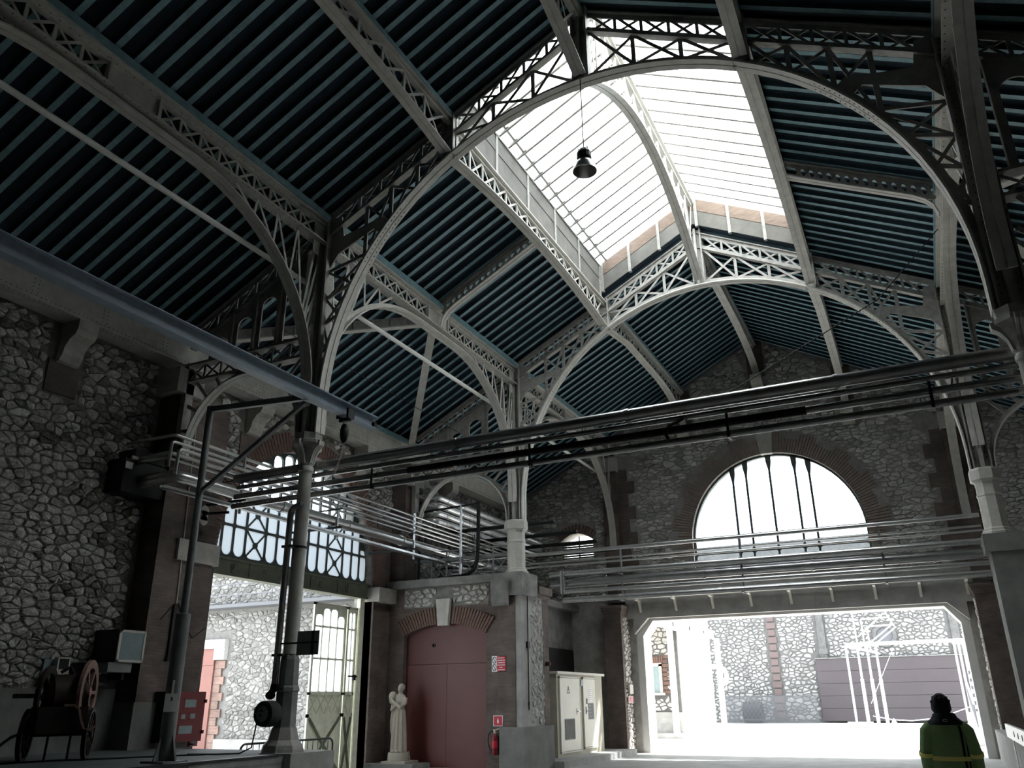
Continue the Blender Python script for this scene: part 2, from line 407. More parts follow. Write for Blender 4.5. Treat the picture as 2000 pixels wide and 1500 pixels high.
def text(name, s, size, loc, xdir, zdir, m, parent, align='CENTER', extrude=0.001):
    cu = bpy.data.curves.new(name, 'FONT'); cu.body = s; cu.size = size; cu.align_x = align; cu.align_y = 'CENTER'; cu.extrude = extrude
    cu.materials.append(MATS[m]); o = bpy.data.objects.new(name, cu); link(o, parent)
    X = Vector(xdir).normalized(); Y = Vector(zdir).normalized(); Z = X.cross(Y)
    M = Matrix(((X.x, Y.x, Z.x, loc[0]), (X.y, Y.y, Z.y, loc[1]), (X.z, Y.z, Z.z, loc[2]), (0, 0, 0, 1)))
    o.matrix_basis = M; WM[o.name] = M
    return o

# ------------------------------------------------------------------ dimensions (metres; x across the nave, y along it, z up)
Y1, Y2, Y3 = 11.43, 20.34, 28.865
A, MX = 5.75, 2.83
XW = 9.7
YB = -7.0
def zr(x): return 14.08 - 0.525 * abs(x)
def zl(x): return 15.05 - 0.525 * abs(x)
SKY0, SKY1 = Y1 + 0.22, Y2 - 0.22
WIN = (13.3, 19.25, 16.275, 4.75)          # arched opening in the left wall: y0, y1, centre, springing
WR = (WIN[1] - WIN[0]) / 2
def arc(cx, cz, r, a0, a1, n): return [(cx + r * math.cos(a0 + (a1 - a0) * k / n), cz + r * math.sin(a0 + (a1 - a0) * k / n)) for k in range(n + 1)]

# ------------------------------------------------------------------ ground and floors
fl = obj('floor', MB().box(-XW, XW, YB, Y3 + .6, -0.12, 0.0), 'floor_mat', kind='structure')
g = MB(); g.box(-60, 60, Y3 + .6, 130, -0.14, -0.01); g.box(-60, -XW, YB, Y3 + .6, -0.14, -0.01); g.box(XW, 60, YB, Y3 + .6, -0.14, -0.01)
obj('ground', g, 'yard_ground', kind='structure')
pl = obj('platform', MB().box(-XW, -5.38, YB, 12.05, 0.0, 0.92), 'platform_mat', kind='structure')
obj('edge_plate', MB().box(-5.47, -5.355, YB, 10.9, 0.905, 0.935), 'dark_metal', pl)
ck = MB()
for k in range(60):
    for j in range(3):
        ck.bar((-5.372, 9.2 + k * 0.03 + j * .015, 0.62 + j * 0.1), (-5.372, 9.23 + k * .03 + j * .015, 0.68 + j * 0.1), .006, .006, (1, 0, 0))
obj('kick_plate', MB().box(-5.38, -5.37, 9.1, 11.0, 0.55, 0.9), 'grey_iron', pl)
obj('kick_plate_studs', ck, 'steel_pipe', pl, kind='stuff')
obj('corner_block', MB().box(-5.9, -5.25, 11.05, 12.15, 0, 0.935), 'concrete', pl)

# ------------------------------------------------------------------ left wall
hole = [(WIN[0], 0.0), (WIN[1], 0.0), (WIN[1], WIN[3])] + arc(WIN[2], WIN[3], WR, 0, PI, 28)[1:-1] + [(WIN[0], WIN[3])]
wl = MB(); wall_plate(wl, [(YB, -.3), (Y3 + .6, -.3), (Y3 + .6, 9.15), (YB, 9.15)], [hole], 'x', -XW - .6, -XW)
wall_left = obj('wall_left', wl, 'mortar', kind='structure')
obj('brick_pilaster', MB().box(-XW, -9.15, 11.3, 12.75, .92, 7.75), 'brick', wall_left)
obj('plinth_block', MB().box(-XW, -9.08, 11.22, 12.85, .92, 1.72), 'plinth', wall_left)
obj('impost_stone', MB().box(-XW, -9.08, 11.75, 12.85, 4.36, 4.78), 'ashlar', wall_left)
obj('brick_jamb', MB().box(-XW - .25, -9.66, 12.75, WIN[0], .0, 4.78), 'brick', wall_left)
obj('bearing_stone', MB().box(-XW, -9.02, 11.1, 11.8, 7.72, 8.25), 'ashlar', wall_left)
obj('plinth', MB().box(-XW, -XW + .09, YB, 11.22, .92, 1.95), 'plinth', wall_left)
obj('brick_jamb', MB().box(-XW - .25, -9.64, WIN[1], 20.05, 0, 4.6), 'brick', wall_left)
obj('impost_stone', MB().box(-XW - .2, -9.42, WIN[1] - .06, 20.1, 4.28, 4.66), 'ashlar', wall_left)
obj('brick_pilaster', MB().box(-XW, -9.2, 20.0, 20.9, 4.9, 7.75), 'brick', wall_left)
obj('bearing_stone', MB().box(-XW, -9.05, 20.0, 20.75, 7.72, 8.25), 'ashlar', wall_left)
obj('brick_jamb', MB().box(-XW, -9.66, 19.3, 20.05, 4.66, 6.6), 'brick', wall_left)
NB = 92
for k in range(NB):
    a = PI * (k + .5) / NB; r0, r1 = WR - .005, WR + (.50 if (k // 6) % 2 else .42)
    p = (-9.70, WIN[2] + math.cos(a) * r0, WIN[3] + math.sin(a) * r0); q = (-9.70, WIN[2] + math.cos(a) * r1, WIN[3] + math.sin(a) * r1)
    barpart('brick', p, q, PI * WR / NB * .86, .09, 'brick_unit', wall_left, up=(1, 0, 0))
CORB = [9.06, 14.0, 18.25, 23.0]
prof = [(-XW, 8.42), (-9.22, 8.42), (-9.22, 8.22), (-9.27, 8.12), (-9.40, 8.05), (-9.50, 7.92), (-9.53, 7.78), (-9.60, 7.66), (-XW, 7.62)]
for y in CORB:
    obj('stone_corbel', MB().prism(prof, 'y', y - .21, y + .21), 'ashlar', wall_left)
    obj('brick_patch', MB().box(-XW, -9.672, y - .34, y + .30, 7.05, 7.66), 'brick', wall_left)
def in_left(y, z):
    if z < 2.0 and y < 11.3: return False
    if z > 8.36 or z < 1: return False
    if 11.2 < y < 12.85: return False
    d = math.hypot(y - WIN[2], z - WIN[3])
    if z > WIN[3] and d < WR + .53: return False
    if z <= 4.8 and WIN[0] - .62 < y < 20.9: return False
    if 19.28 < y < 20.95 and z < 8.3: return y < 20.0 and z > 6.65
    if y > 20.9 and z < 4.95: return False
    for c in CORB:
        if c - .38 < y < c + .36 and 7.0 < z: return False
    return True
rubble(wall_left, 'stone', lambda u, v, d: (-XW + d, u, v), 4.0, 28.8, 1.9, 8.4, .225, .135, in_left, joint=.0065, depth=.075, cap=300, seed=3)

# cornice girder on the corbels, riveted
cor = thing('cornice_girder', 'cream riveted box girder resting on stone corbels along the left wall', 'girder', (-9.45, 9, 8.45))
obj('web_plate', MB().box(-9.32, -9.28, 2.0, Y3 - .1, 8.46, 8.96), 'cream_iron', cor)
obj('bottom_flange', MB().box(-9.7, -9.22, 2.0, Y3 - .1, 8.42, 8.46), 'cream_iron', cor)
obj('top_flange', MB().box(-9.7, -9.22, 2.0, Y3 - .1, 8.95, 8.985), 'cream_iron', cor)
obj('wall_plate_board', MB().box(-9.6, -9.17, 2.0, Y3 - .1, 8.985, 9.12), 'teal', cor)
rv = MB()
def rivet(mb, x, y, z, r=.013, ax=0):
    c = Vector((x, y, z)); e = [Vector((0, 1, 0)), Vector((0, 0, 1)), Vector((1, 0, 0))] if ax == 0 else ([Vector((1, 0, 0)), Vector((0, 0, 1)), Vector((0, -1, 0))] if ax == 1 else [Vector((1, 0, 0)), Vector((0, 1, 0)), Vector((0, 0, -1))])
    mb.add([c + e[0] * r, c + e[1] * r, c - e[0] * r, c - e[1] * r, c + e[2] * r], [(0, 1, 4), (1, 2, 4), (2, 3, 4), (3, 0, 4)])
k = 4.0
while k < Y3 - .3:
    rivet(rv, -9.28, k, 8.52); rivet(rv, -9.28, k, 8.9, ); rivet(rv, -9.24, k + .05, 8.419, .012, 2); rivet(rv, -9.33, k, 8.419, .012, 2); k += .095
for y in [5.0 + 1.45 * i for i in range(17)]:
    for z in (8.58, 8.66, 8.74, 8.82): rivet(rv, -9.28, y, z); rivet(rv, -9.28, y + .1, z)
obj('rivets', rv, 'rivet_dark', cor, kind='stuff')

# ------------------------------------------------------------------ right wall, wall behind the camera
wr = MB(); wall_plate(wr, [(YB, -.3), (Y3 + .6, -.3), (Y3 + .6, 9.15), (YB, 9.15)], [], 'x', XW, XW + .6)
wall_right = obj('wall_right', wr, 'mortar', kind='structure')
wbk = MB(); wall_plate(wbk, [(-10.3, -.3), (10.3, -.3), (10.3, 8.9), (0, 14.3), (-10.3, 8.9)], [], 'y', YB - .6, YB)
wall_back = obj('wall_back', wbk, 'mortar', kind='structure')

# ------------------------------------------------------------------ end wall with gateway and lunette
OX0, OX1, OZ = -5.2, 5.25, 4.35
LC, LR = 6.83, 2.9
lun = [(-LR, 5.95), (LR, 5.95), (LR, LC)] + arc(0, LC, LR, 0, PI, 32)[1:-1] + [(-LR, LC)]
SW = (-7.95, -6.65, 6.55, 7.3)
smallw = [(SW[0], SW[2]), (SW[1], SW[2]), (SW[1], SW[3])] + [(SW[1] - (SW[1] - SW[0]) * t, SW[3] + .28 * math.sin(PI * t)) for t in (.15, .3, .5, .7, .85)] + [(SW[0], SW[3])]
gate_hole = [(OX0, -.05), (OX1, -.05), (OX1, OZ), (OX0, OZ)]
we = MB(); wall_plate(we, [(-10.3, -.3), (10.3, -.3), (10.3, zr(10.3) + .15), (0, 14.25), (-10.3, zr(10.3) + .15)], [gate_hole, lun, smallw], 'y', Y3, Y3 + .6)
wall_end = obj('wall_end', we, 'mortar_end', kind='structure')
obj('lintel_beam', MB().box(-5.45, 6.0, Y3 - .22, Y3 + .05, OZ - .02, 5.32), 'concrete', wall_end)
for s in (-1, 1):
    cx = OX0 if s < 0 else OX1
    obj('haunch', MB().prism([(cx, OZ + .0), (cx - s * .55, OZ + .0), (cx, OZ - .55)], 'y', Y3 - .2, Y3 + .05), 'concrete', wall_end)
# white reveal frame of the gateway
inn = [(OX0 + .24, 0), (OX0 + .24, 3.75), (OX0 + .62, OZ - .10), (OX1 - .62, OZ - .10), (OX1 - .24, 3.75), (OX1 - .24, 0)]
fr = MB().prism([(OX0, 0)] + inn + [(OX1, 0), (OX1, OZ), (OX0, OZ)], 'y', Y3 + .06, Y3 + .95)
obj('gateway_frame', fr, 'white_render', wall_end)
# brick piers beside the gateway
for nm, x0, x1 in (('l', -6.06, -5.44), ('r', 5.46, 6.14)):
    obj('brick_pier', MB().box(x0, x1, 28.0, Y3, 0, 4.55), 'brick', wall_end)
    obj('pier_cap', MB().box(x0 - .07, x1 + .07, 27.92, Y3, 4.55, 4.66).box(x0 - .03, x1 + .03, 27.96, Y3, 4.47, 4.55).box(x0 - .1, x1 + .1, 27.88, Y3, 4.66, 4.74), 'brick', wall_end)
rubble(wall_end, 'stone', lambda u, v, d: (-5.44 + d, u, v), 28.12, 28.84, .05, 4.4, .24, .15, lambda y, z: 28.12 < y < 28.84 and 0.02 < z < 4.4, depth=.04, cap=80, seed=12)
rubble(wall_end, 'stone', lambda u, v, d: (5.46 - d, u, v), 28.12, 28.84, .05, 4.4, .24, .15, lambda y, z: 28.12 < y < 28.84 and 0.02 < z < 4.4, depth=.04, cap=80, seed=13)
# brick ring of the lunette: courses of radial bricks in alternating long and short blocks, keystone
NL = 118
for k in range(NL):
    a = -0.16 + (PI + .32) * (k + .5) / NL; blk = k // 6
    if 0.07 > abs(a - PI / 2): continue
    r0, r1 = LR - .01, LR + (.72 if blk % 2 else .50)
    p = (math.cos(a) * r0, Y3, LC + math.sin(a) * r0); q = (math.cos(a) * r1, Y3, LC + math.sin(a) * r1)
    barpart('brick', p, q, (PI + .32) * LR / NL * .84, .10, 'brick_grey', wall_end, up=(0, 1, 0))
obj('keystone', MB().prism([(-.20, LC + LR - .04), (.20, LC + LR - .04), (.30, LC + LR + .80), (-.30, LC + LR + .80)], 'y', Y3 - .14, Y3 + .1), 'ashlar', wall_end)
# small aisle window
for k in range(13):
    t = (k + .5) / 13; x = SW[0] + (SW[1] - SW[0]) * t; z = SW[3] + .28 * math.sin(PI * t); sl = .28 * PI * math.cos(PI * t) / (SW[1] - SW[0]); n = Vector((-sl, 0, 1)).normalized()
    barpart('brick', Vector((x, Y3, z)), Vector((x, Y3, z)) + n * .33, .085, .10, 'brick_unit', wall_end, up=(0, 1, 0))
for k in range(8): obj('louvre_slat', MB().box(SW[0], SW[1], Y3 + .18, Y3 + .30, 6.57 + .085 * k, 6.625 + .085 * k), 'dark_metal', wall_end)
obj('window_bars', MB().box(SW[0], SW[1], Y3 + .25, Y3 + .29, 6.98, 7.03).box(-7.32, -7.28, Y3 + .25, Y3 + .29, 6.55, 7.5), 'dark_metal', wall_end)
# pilasters and corbels where the girders land
for x in (-5.8, 5.8):
    obj('brick_pilaster', MB().box(x - .27, x + .27, Y3 - .28, Y3, 4.9, 9.72), 'brick', wall_end)
    obj('bearing_stone', MB().box(x - .30, x + .30, Y3 - .36, Y3, 9.72, 10.25), 'ashlar', wall_end)
    obj('brick_quoin', MB().box(x - .95 if x > 0 else x + .27, x - .27 if x > 0 else x + .95, Y3 - .03, Y3, 5.35, 9.7), 'brick', wall_end) if False else None
    for i in range(9):
        z = 5.5 + i * .48; w = .62 if i % 2 else .36; s = -1 if x > 0 else 1
        obj('brick_quoin', MB().box(min(x + s * .27, x + s * (.27 + w)), max(x + s * .27, x + s * (.27 + w)), Y3 - .035, Y3, z, z + .46), 'brick', wall_end)
cprof = [(Y3, 0), (Y3 - .42, 0), (Y3 - .42, -.16), (Y3 - .36, -.24), (Y3 - .22, -.34), (Y3 - .1, -.52), (Y3, -.56)]
for x, zt in ((-MX, 10.92), (MX, 10.92), (0, 12.6)):
    obj('stone_corbel', MB().prism([(u, v + zt) for u, v in cprof], 'x', x - .2, x + .2), 'ashlar', wall_end)
    obj('brick_strip', MB().box(x - .3, x + .3, Y3 - .03, Y3, zt + .02, zr(x) - .05), 'brick', wall_end)
def in_end(x, z):
    if z < 5.4 and -6.1 < x < 6.3: return False
    if z < 4.95 or z > zr(x) - .03 or abs(x) > 9.65: return False
    if z > LC - .5 and math.hypot(x, z - LC) < LR + .76: return False
    if z <= LC - .4 and abs(x) < LR + .3: return False
    if abs(x) < .34 and z < LC + LR + .84: return False
    if 4.85 < abs(x) < 6.12 and z < 10.3: return abs(x) < 5.5 and (int((z - 5.5) / .48) % 2 == 0 and abs(x) < 5.12)
    if SW[0] - .12 < x < SW[1] + .12 and SW[2] - .1 < z < SW[3] + .65: return False
    for cx, zt in ((-MX, 10.92), (MX, 10.92), (0, 12.6)):
        if abs(x - cx) < .36 and zt - .6 < z: return False
    return True
rubble(wall_end, 'stone_end', lambda u, v, d: (u, Y3 - d, v), -9.7, 9.7, 4.9, 14.2, .28, .13, in_end, joint=.008, depth=.08, cap=300, seed=5)

# lunette window frame
w1 = thing('window_1', 'large half-round window of five iron mullions above the gateway', None, (0, Y3 + .2, 5.95), kind='structure')
ys0, ys1 = Y3 + .16, Y3 + .24
fo = [(-LR, 5.95), (LR, 5.95), (LR, LC)] + arc(0, LC, LR, 0, PI, 32)[1:-1] + [(-LR, LC)]
fi = [(-LR + .07, 6.03), (LR - .07, 6.03), (LR - .07, LC)] + arc(0, LC, LR - .07, 0, PI, 32)[1:-1] + [(-LR + .07, LC)]
mb = MB(); wall_plate(mb, fo, [fi], 'y', ys0, ys1); obj('window_frame', mb, 'fan_iron', w1)
mull = [-1.30, -.83, -.01, .84, 1.30]
for x in mull:
    zt = LC + math.sqrt(LR * LR - x * x)
    pr = [(x - .035, 5.98), (x + .035, 5.98), (x + .035, zt - .55), (x + .055, zt - .45), (x + .085, zt - .28), (x + .10, zt), (x - .10, zt), (x - .085, zt - .28), (x - .055, zt - .45), (x - .035, zt - .55)]
    obj('mullion', MB().prism(pr, 'y', ys0, ys1), 'fan_iron', w1)
for z in (6.96, 6.42):
    obj('transom', MB().box(-LR + .05, LR - .05, ys0, ys1, z - .04, z + .05), 'fan_iron', w1)
ed = [-LR + .05] + mull + [LR - .05]
for i in range(6):
    xa, xb = ed[i] + .03, ed[i + 1] - .03
    top = [(xb - (xb - xa) * t, LC + math.sqrt(max(0, (LR - .06) ** 2 - (xb - (xb - xa) * t) ** 2))) for t in [j / 8 for j in range(9)]]
    obj('pane', MB().prism([(xa, 7.0), (xb, 7.0)] + top, 'y', ys0 + .03, ys0 + .036), 'glass_clear', w1)
    for z0, z1 in ((6.03, 6.38), (6.47, 6.92)):
        obj('pane', MB().box(xa, xb, ys0 + .03, ys0 + .036, z0, z1), 'glass_clear', w1)
        sp = MB(); ring_plate(sp, [(xa, z0 - .02), (xb, z0 - .02), (xb, z1 + .02), (xa, z1 + .02)], stadium(xa, xb, z0, z1, .09), 'y', ys0 + .01, ys1 - .01); obj('pane_surround', sp, 'fan_iron', w1)

# ------------------------------------------------------------------ roof slopes: dark deck between teal ribs
def slab(mb, x0, x1, y0, y1, lo, hi, f):
    mb.add([(x0, y0, f(x0) + lo), (x1, y0, f(x1) + lo), (x1, y1, f(x1) + lo), (x0, y1, f(x0) + lo), (x0, y0, f(x0) + hi), (x1, y0, f(x1) + hi), (x1, y1, f(x1) + hi), (x0, y1, f(x0) + hi)],
           [(3, 2, 1, 0), (4, 5, 6, 7), (0, 1, 5, 4), (1, 2, 6, 5), (2, 3, 7, 6), (3, 0, 4, 7)])
XE = 10.7
SP = 0.356
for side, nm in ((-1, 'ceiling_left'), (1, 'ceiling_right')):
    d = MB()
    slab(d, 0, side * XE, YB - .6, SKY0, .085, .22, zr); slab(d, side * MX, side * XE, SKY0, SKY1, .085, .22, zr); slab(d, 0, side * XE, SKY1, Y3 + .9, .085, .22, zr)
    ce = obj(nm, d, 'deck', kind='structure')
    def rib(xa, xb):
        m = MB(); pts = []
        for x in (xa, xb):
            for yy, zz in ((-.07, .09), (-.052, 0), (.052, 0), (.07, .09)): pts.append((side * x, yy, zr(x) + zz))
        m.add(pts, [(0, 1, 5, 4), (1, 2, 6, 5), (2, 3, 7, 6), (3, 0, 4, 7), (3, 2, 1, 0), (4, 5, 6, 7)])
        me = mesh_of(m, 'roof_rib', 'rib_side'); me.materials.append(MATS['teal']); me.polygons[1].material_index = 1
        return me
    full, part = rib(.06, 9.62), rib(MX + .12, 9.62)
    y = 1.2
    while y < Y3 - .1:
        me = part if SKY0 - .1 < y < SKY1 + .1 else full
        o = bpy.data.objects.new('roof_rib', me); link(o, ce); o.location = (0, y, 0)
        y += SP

# ------------------------------------------------------------------ glazed lantern over the middle bay
lan = thing('roof_lantern', 'raised glazed lantern along the ridge with pale panels and timber sides', 'skylight', (0, (SKY0 + SKY1) / 2, 12.5))
for s in (-1, 1):
    obj('curb_panel', MB().box(s * MX - .02, s * MX + .02, SKY0, SKY1, 12.42, 13.08), 'lantern_panel', lan)
    obj('curb_boards', MB().box(s * MX - .035, s * MX + .035, SKY0, SKY1, 13.08, 13.30).box(s * MX - .03, s * MX + .03, SKY0, SKY1, 13.31, 13.52), 'lantern_panel', lan)
    for k in range(6):
        y = SKY0 + .12 + (SKY1 - SKY0 - .24) * k / 5
        obj('curb_post', MB().box(s * MX - .05, s * MX + .05, y - .05, y + .05, 12.42, 13.56), 'iron', lan)
    obj('sill', MB().box(s * MX - .06, s * MX + .06, SKY0 - .1, SKY1 + .1, 13.50, 13.56), 'iron', lan)
    obj('eaves_rod', MB().tube([(s * (MX - .22), SKY0, 13.70), (s * (MX - .22), SKY1, 13.70)], .03, 8), 'iron', lan)
for y in (SKY0, SKY1):
    for s in (-1, 1):
        m1, m2 = MB(), MB()
        slab(m1, 0, s * MX, y - .02, y + .02, .1, .56, zr); slab(m2, 0, s * MX, y - .03, y + .03, .57, .95, zr)
        obj('gable_panel', m1, 'lantern_panel', lan); obj('gable_boards', m2, 'wood', lan)
        for x in (.12, 1.0, 1.9, 2.75): obj('curb_post', MB().box(s * x - .04, s * x + .04, y - .05, y + .05, zr(x) + .05, zl(x)), 'iron', lan)
obj('ridge_beam', MB().box(-.07, .07, SKY0 - .1, SKY1 + .1, 14.88, 15.02), 'iron', lan)
NBAR = 18
for s in (-1, 1):
    for k in range(NBAR + 1):
        y = SKY0 + (SKY1 - SKY0) * k / NBAR
        barpart('glazing_bar', (s * (MX + .1), y, zl(MX + .1)), (s * .04, y, zl(.04)), .06, .06, 'iron', lan)
        if 0 < k < NBAR: barpart('glazing_clip', (s * (MX - .22), y - .05, 13.73), (s * (MX - .22), y + .06, 13.73), .14, .05, 'iron', lan)
        if k < NBAR:
            y2 = SKY0 + (SKY1 - SKY0) * (k + 1) / NBAR; m = MB(); slab(m, s * .04, s * (MX + .1), y + .02, y2 - .02, .012, .018, zl)
            obj('pane', m, 'glass_frosted', lan)

# ------------------------------------------------------------------ ironwork
def normals2(pts, flip=1):
    out = []
    for i in range(len(pts)):
        a = Vector(pts[max(0, i - 1)]); b = Vector(pts[min(len(pts) - 1, i + 1)]); out.append((b - a).normalized())
    return out
def rim(parent, pts, ax, w=.26, t=.03, web=.13, m='cream_iron', inward=None):
    """T-shaped arch rim: two parallel flange strips with a slot between them and a web plate behind; inward(i) points to the hollow side"""
    ax = Vector(ax); T = normals2(pts); N = [t_.cross(ax).normalized() for t_ in T]
    if inward is not None:
        N = [n if n.dot(Vector(inward)) > 0 or True else n for n in N]
    for o in (-1, 1):
        P = [Vector(p) + ax * o * w * .27 for p in pts]
        obj('rim_flange', MB().strip(P, ax, w * .46, t, lambda i: N[i]), m, parent, smooth=False)
    return N
def arch_web(parent, pts, off, ax, depth, m='iron'):
    """plate standing on the arch rim towards off(i)"""
    P = [Vector(p) + Vector(off(i)) * depth / 2 for i, p in enumerate(pts)]
    obj('rim_web', MB().strip(P, ax, .022, depth, lambda i: off(i)), m, parent)
def lattice(parent, P0, P1, Q0, Q1, n, bw=.05, bt=.014, m='iron', ax=(0, 1, 0), verticals=True, cross=True, vw=None):
    """X-lattice between the lines P0-P1 (below) and Q0-Q1 (above)"""
    P0, P1, Q0, Q1 = map(Vector, (P0, P1, Q0, Q1)); ax = Vector(ax)
    for k in range(n):
        a, b = k / n, (k + 1) / n; pa, pb, qa, qb = P0.lerp(P1, a), P0.lerp(P1, b), Q0.lerp(Q1, a), Q0.lerp(Q1, b)
        barpart('lattice_bar', pa + ax * .012, qb + ax * .012, bw, bt, m, parent, up=ax)
        if cross: barpart('lattice_bar', pb - ax * .012, qa - ax * .012, bw, bt, m, parent, up=ax)
        if verticals and k: barpart('lattice_post', pa, qa, vw or bw * 1.15, bt * 2, m, parent, up=ax)
RC, RR = 6.82, 5.50        # centre height and radius of the nave arch
def arch_pts(Y, r=RR, n=48, a0=0, a1=PI):
    return [(r * math.cos(a0 + (a1 - a0) * k / n), Y, RC + r * math.sin(a0 + (a1 - a0) * k / n)) for k in range(n + 1)]
def az(x): return RC + math.sqrt(max(0, RR * RR - x * x))
def truss(Y, label):
    t = thing('roof_truss', label, 'truss', (0, Y, 6.3), 'arched roof trusses across the nave')
    ax = (0, 1, 0)
    pts = [(RR, Y, 6.34)] + arch_pts(Y) + [(-RR, Y, 6.34)]
    rim(t, pts, ax, .27, .035)
    def outw(i):
        p = pts[i]
        if i == 0: return Vector((1, 0, 0))
        if i == len(pts) - 1: return Vector((-1, 0, 0))
        return Vector((p[0], 0, p[2] - RC)).normalized()
    arch_web(t, pts, outw, ax, .15)
    for s in (-1, 1):
        # chord band under the roof
        for nm, off, hh in (('top_chord', -.07, .05), ('bottom_chord', -.55, .055)):
            obj(nm, MB().bar((s * .0, Y, zr(0) + off), (s * 9.1, Y, zr(9.1) + off), .15, .03), 'iron', t)
            obj('chord_web', MB().bar((s * .0, Y, zr(0) + off - .06 * (1 if off > -.3 else -1)), (s * 9.1, Y, zr(9.1) + off - .06 * (1 if off > -.3 else -1)), .03, .11), 'iron', t)
        def bandpt(x, o): return (s * x, Y, zr(x) + o)
        lattice(t, bandpt(.2, -.52), bandpt(2.66, -.52), bandpt(.2, -.12), bandpt(2.66, -.12), 5)
        lattice(t, bandpt(3.0, -.52), bandpt(5.4, -.52), bandpt(3.0, -.12), bandpt(5.4, -.12), 5)
        lattice(t, bandpt(6.0, -.52), bandpt(9.0, -.52), bandpt(6.0, -.12), bandpt(9.0, -.12), 6)
        # posts at ridge and mid girder
        obj('gusset_post', MB().box(s * MX - .14, s * MX + .14, Y - .02, Y + .02, az(MX) + .02, zr(MX) - .05).box(s * MX - .14, s * MX - .11, Y - .11, Y + .11, az(MX) + .05, zr(MX) - .05).box(s * MX + .11, s * MX + .14, Y - .11, Y + .11, az(MX) + .05, zr(MX) - .05), 'iron', t)
        # web between arch and chord, ridge to mid girder
        xs = [.16, 1.0, 1.85, 2.69]
        for k in range(3):
            a, b = xs[k], xs[k + 1]
            for (x0, z0, x1, z1) in ((a, az(a) + .1, b, zr(b) - .55), (b, az(b) + .1, a, zr(a) - .55)):
                barpart('lattice_bar', (s * x0, Y + (.012 if x0 < x1 else -.012), z0), (s * x1, Y + (.012 if x0 < x1 else -.012), z1), .06, .014, 'iron', t, up=ax)
            if k: barpart('lattice_post', (s * a, Y, az(a) + .05), (s * a, Y, zr(a) - .55), .075, .03, 'iron', t, up=ax)
        # mid girder to column: radial struts, diagonals, the big haunch gusset
        xs = [2.97, 3.55, 4.15, 4.72]
        for k in range(3):
            a, b = xs[k], xs[k + 1]; zb = zr(b) - .55
            for (x0, z0, x1, z1) in ((a, az(a) + .1, b, zr(b) - .55), (b, az(b) + .1, a, zr(a) - .55)):
                barpart('lattice_bar', (s * x0, Y + (.012 if x0 < x1 else -.012), z0), (s * x1, Y + (.012 if x0 < x1 else -.012), z1), .06, .014, 'iron', t, up=ax)
            barpart('lattice_post', (s * b, Y, az(b) + .05), (s * b, Y, zr(b) - .55), .085, .03, 'iron', t, up=ax)
        ga = math.radians(40); gx, gz = (RR + .05) * math.cos(ga), RC + (RR + .05) * math.sin(ga)
        obj('haunch_gusset', MB().prism([(s * (gx - .07), gz + .10), (s * (gx + .10), gz - .08), (s * (gx + .28), gz + .08), (s * 5.36, 10.12), (s * 5.58, 9.80), (s * 5.62, 11.0), (s * 5.34, 10.98), (s * 5.26, 10.50), (s * (gx + .12), gz + .30)], 'y', Y - .018, Y + .018), 'iron', t)
        An = [math.radians(v) for v in (34, 27, 20, 13, 6)]; Pz = [9.75, 9.15, 8.6, 8.0, 7.4]
        for k in range(5):
            p = (s * (RR + .1) * math.cos(An[k]), Y, RC + (RR + .1) * math.sin(An[k]))
            barpart('haunch_strut', p, (s * 5.6, Y, Pz[k]), .07, .03, 'iron', t, up=ax)
            if k < 4: barpart('lattice_bar', (p[0], Y + .015, p[2]), (s * 5.6, Y + .015, Pz[k + 1]), .055, .014, 'iron', t, up=ax)
            if k: barpart('lattice_bar', (p[0], Y - .015, p[2]), (s * 5.6, Y - .015, Pz[k - 1]), .055, .014, 'iron', t, up=ax)
        # built-up post over the column
        obj('column_post', MB().box(s * A - .17, s * A + .17, Y - .02, Y + .02, 6.34, zr(A) - .05).box(s * A - .04, s * A + .04, Y - .17, Y + .17, 6.34, 10.4).box(s * A - .19, s * A - .16, Y - .13, Y + .13, 6.34, 10.9).box(s * A + .16, s * A + .19, Y - .13, Y + .13, 6.34, 10.9), 'iron', t)
        # aisle: horizontal lattice beam, slotted plates, small arch with spandrel bars
        xo, xi = 9.12, 5.95
        obj('aisle_beam', MB().bar((s * xi, Y, 8.36), (s * xo, Y, 8.36), .22, .05).bar((s * xi, Y, 7.98), (s * xo, Y, 7.98), .22, .05), 'iron', t)
        lattice(t, (s * xi, Y, 8.0), (s * xo, Y, 8.0), (s * xi, Y, 8.34), (s * xo, Y, 8.34), 7, .045)
        ws = .62; x = 6.12
        for k in range(4):
            x0, x1 = x + k * ws, x + (k + 1) * ws; zt0, zt1 = zr(x0) - .53, zr(x1) - .53; zin = zt1 - .16
            if zin < 8.6: continue
            sl = stadium(min(s * (x0 + .11), s * (x1 - .11)), max(s * (x0 + .11), s * (x1 - .11)), 8.45, zin, .02, .185)
            ou = [(s * x0, 8.38), (s * x1, 8.38), (s * x1, zt1), (s * x0, zt0)]
            if s < 0: ou = ou[::-1]
            pm = MB(); ring_plate(pm, ou, sl, 'y', Y - .015, Y + .015); obj('slotted_plate', pm, 'iron', t)
            barpart('plate_stiffener', (s * x0, Y, 8.38), (s * x0, Y, zt0), .03, .14, 'iron', t, up=ax)
        ca, cr = 7.46, 1.46
        ap = [(s * (ca + cr), Y, 6.3)] + [(s * (ca + cr * math.cos(a)), Y, 6.42 + cr * math.sin(a)) for a in [PI * k / 24 for k in range(25)]] + [(s * (ca - cr), Y, 6.3)]
        rim(t, ap, ax, .2, .03, m='cream_iron')
        arch_web(t, ap, lambda i: Vector((ap[i][0] - s * ca, 0, max(0, ap[i][2] - 6.42))).normalized(), ax, .10)
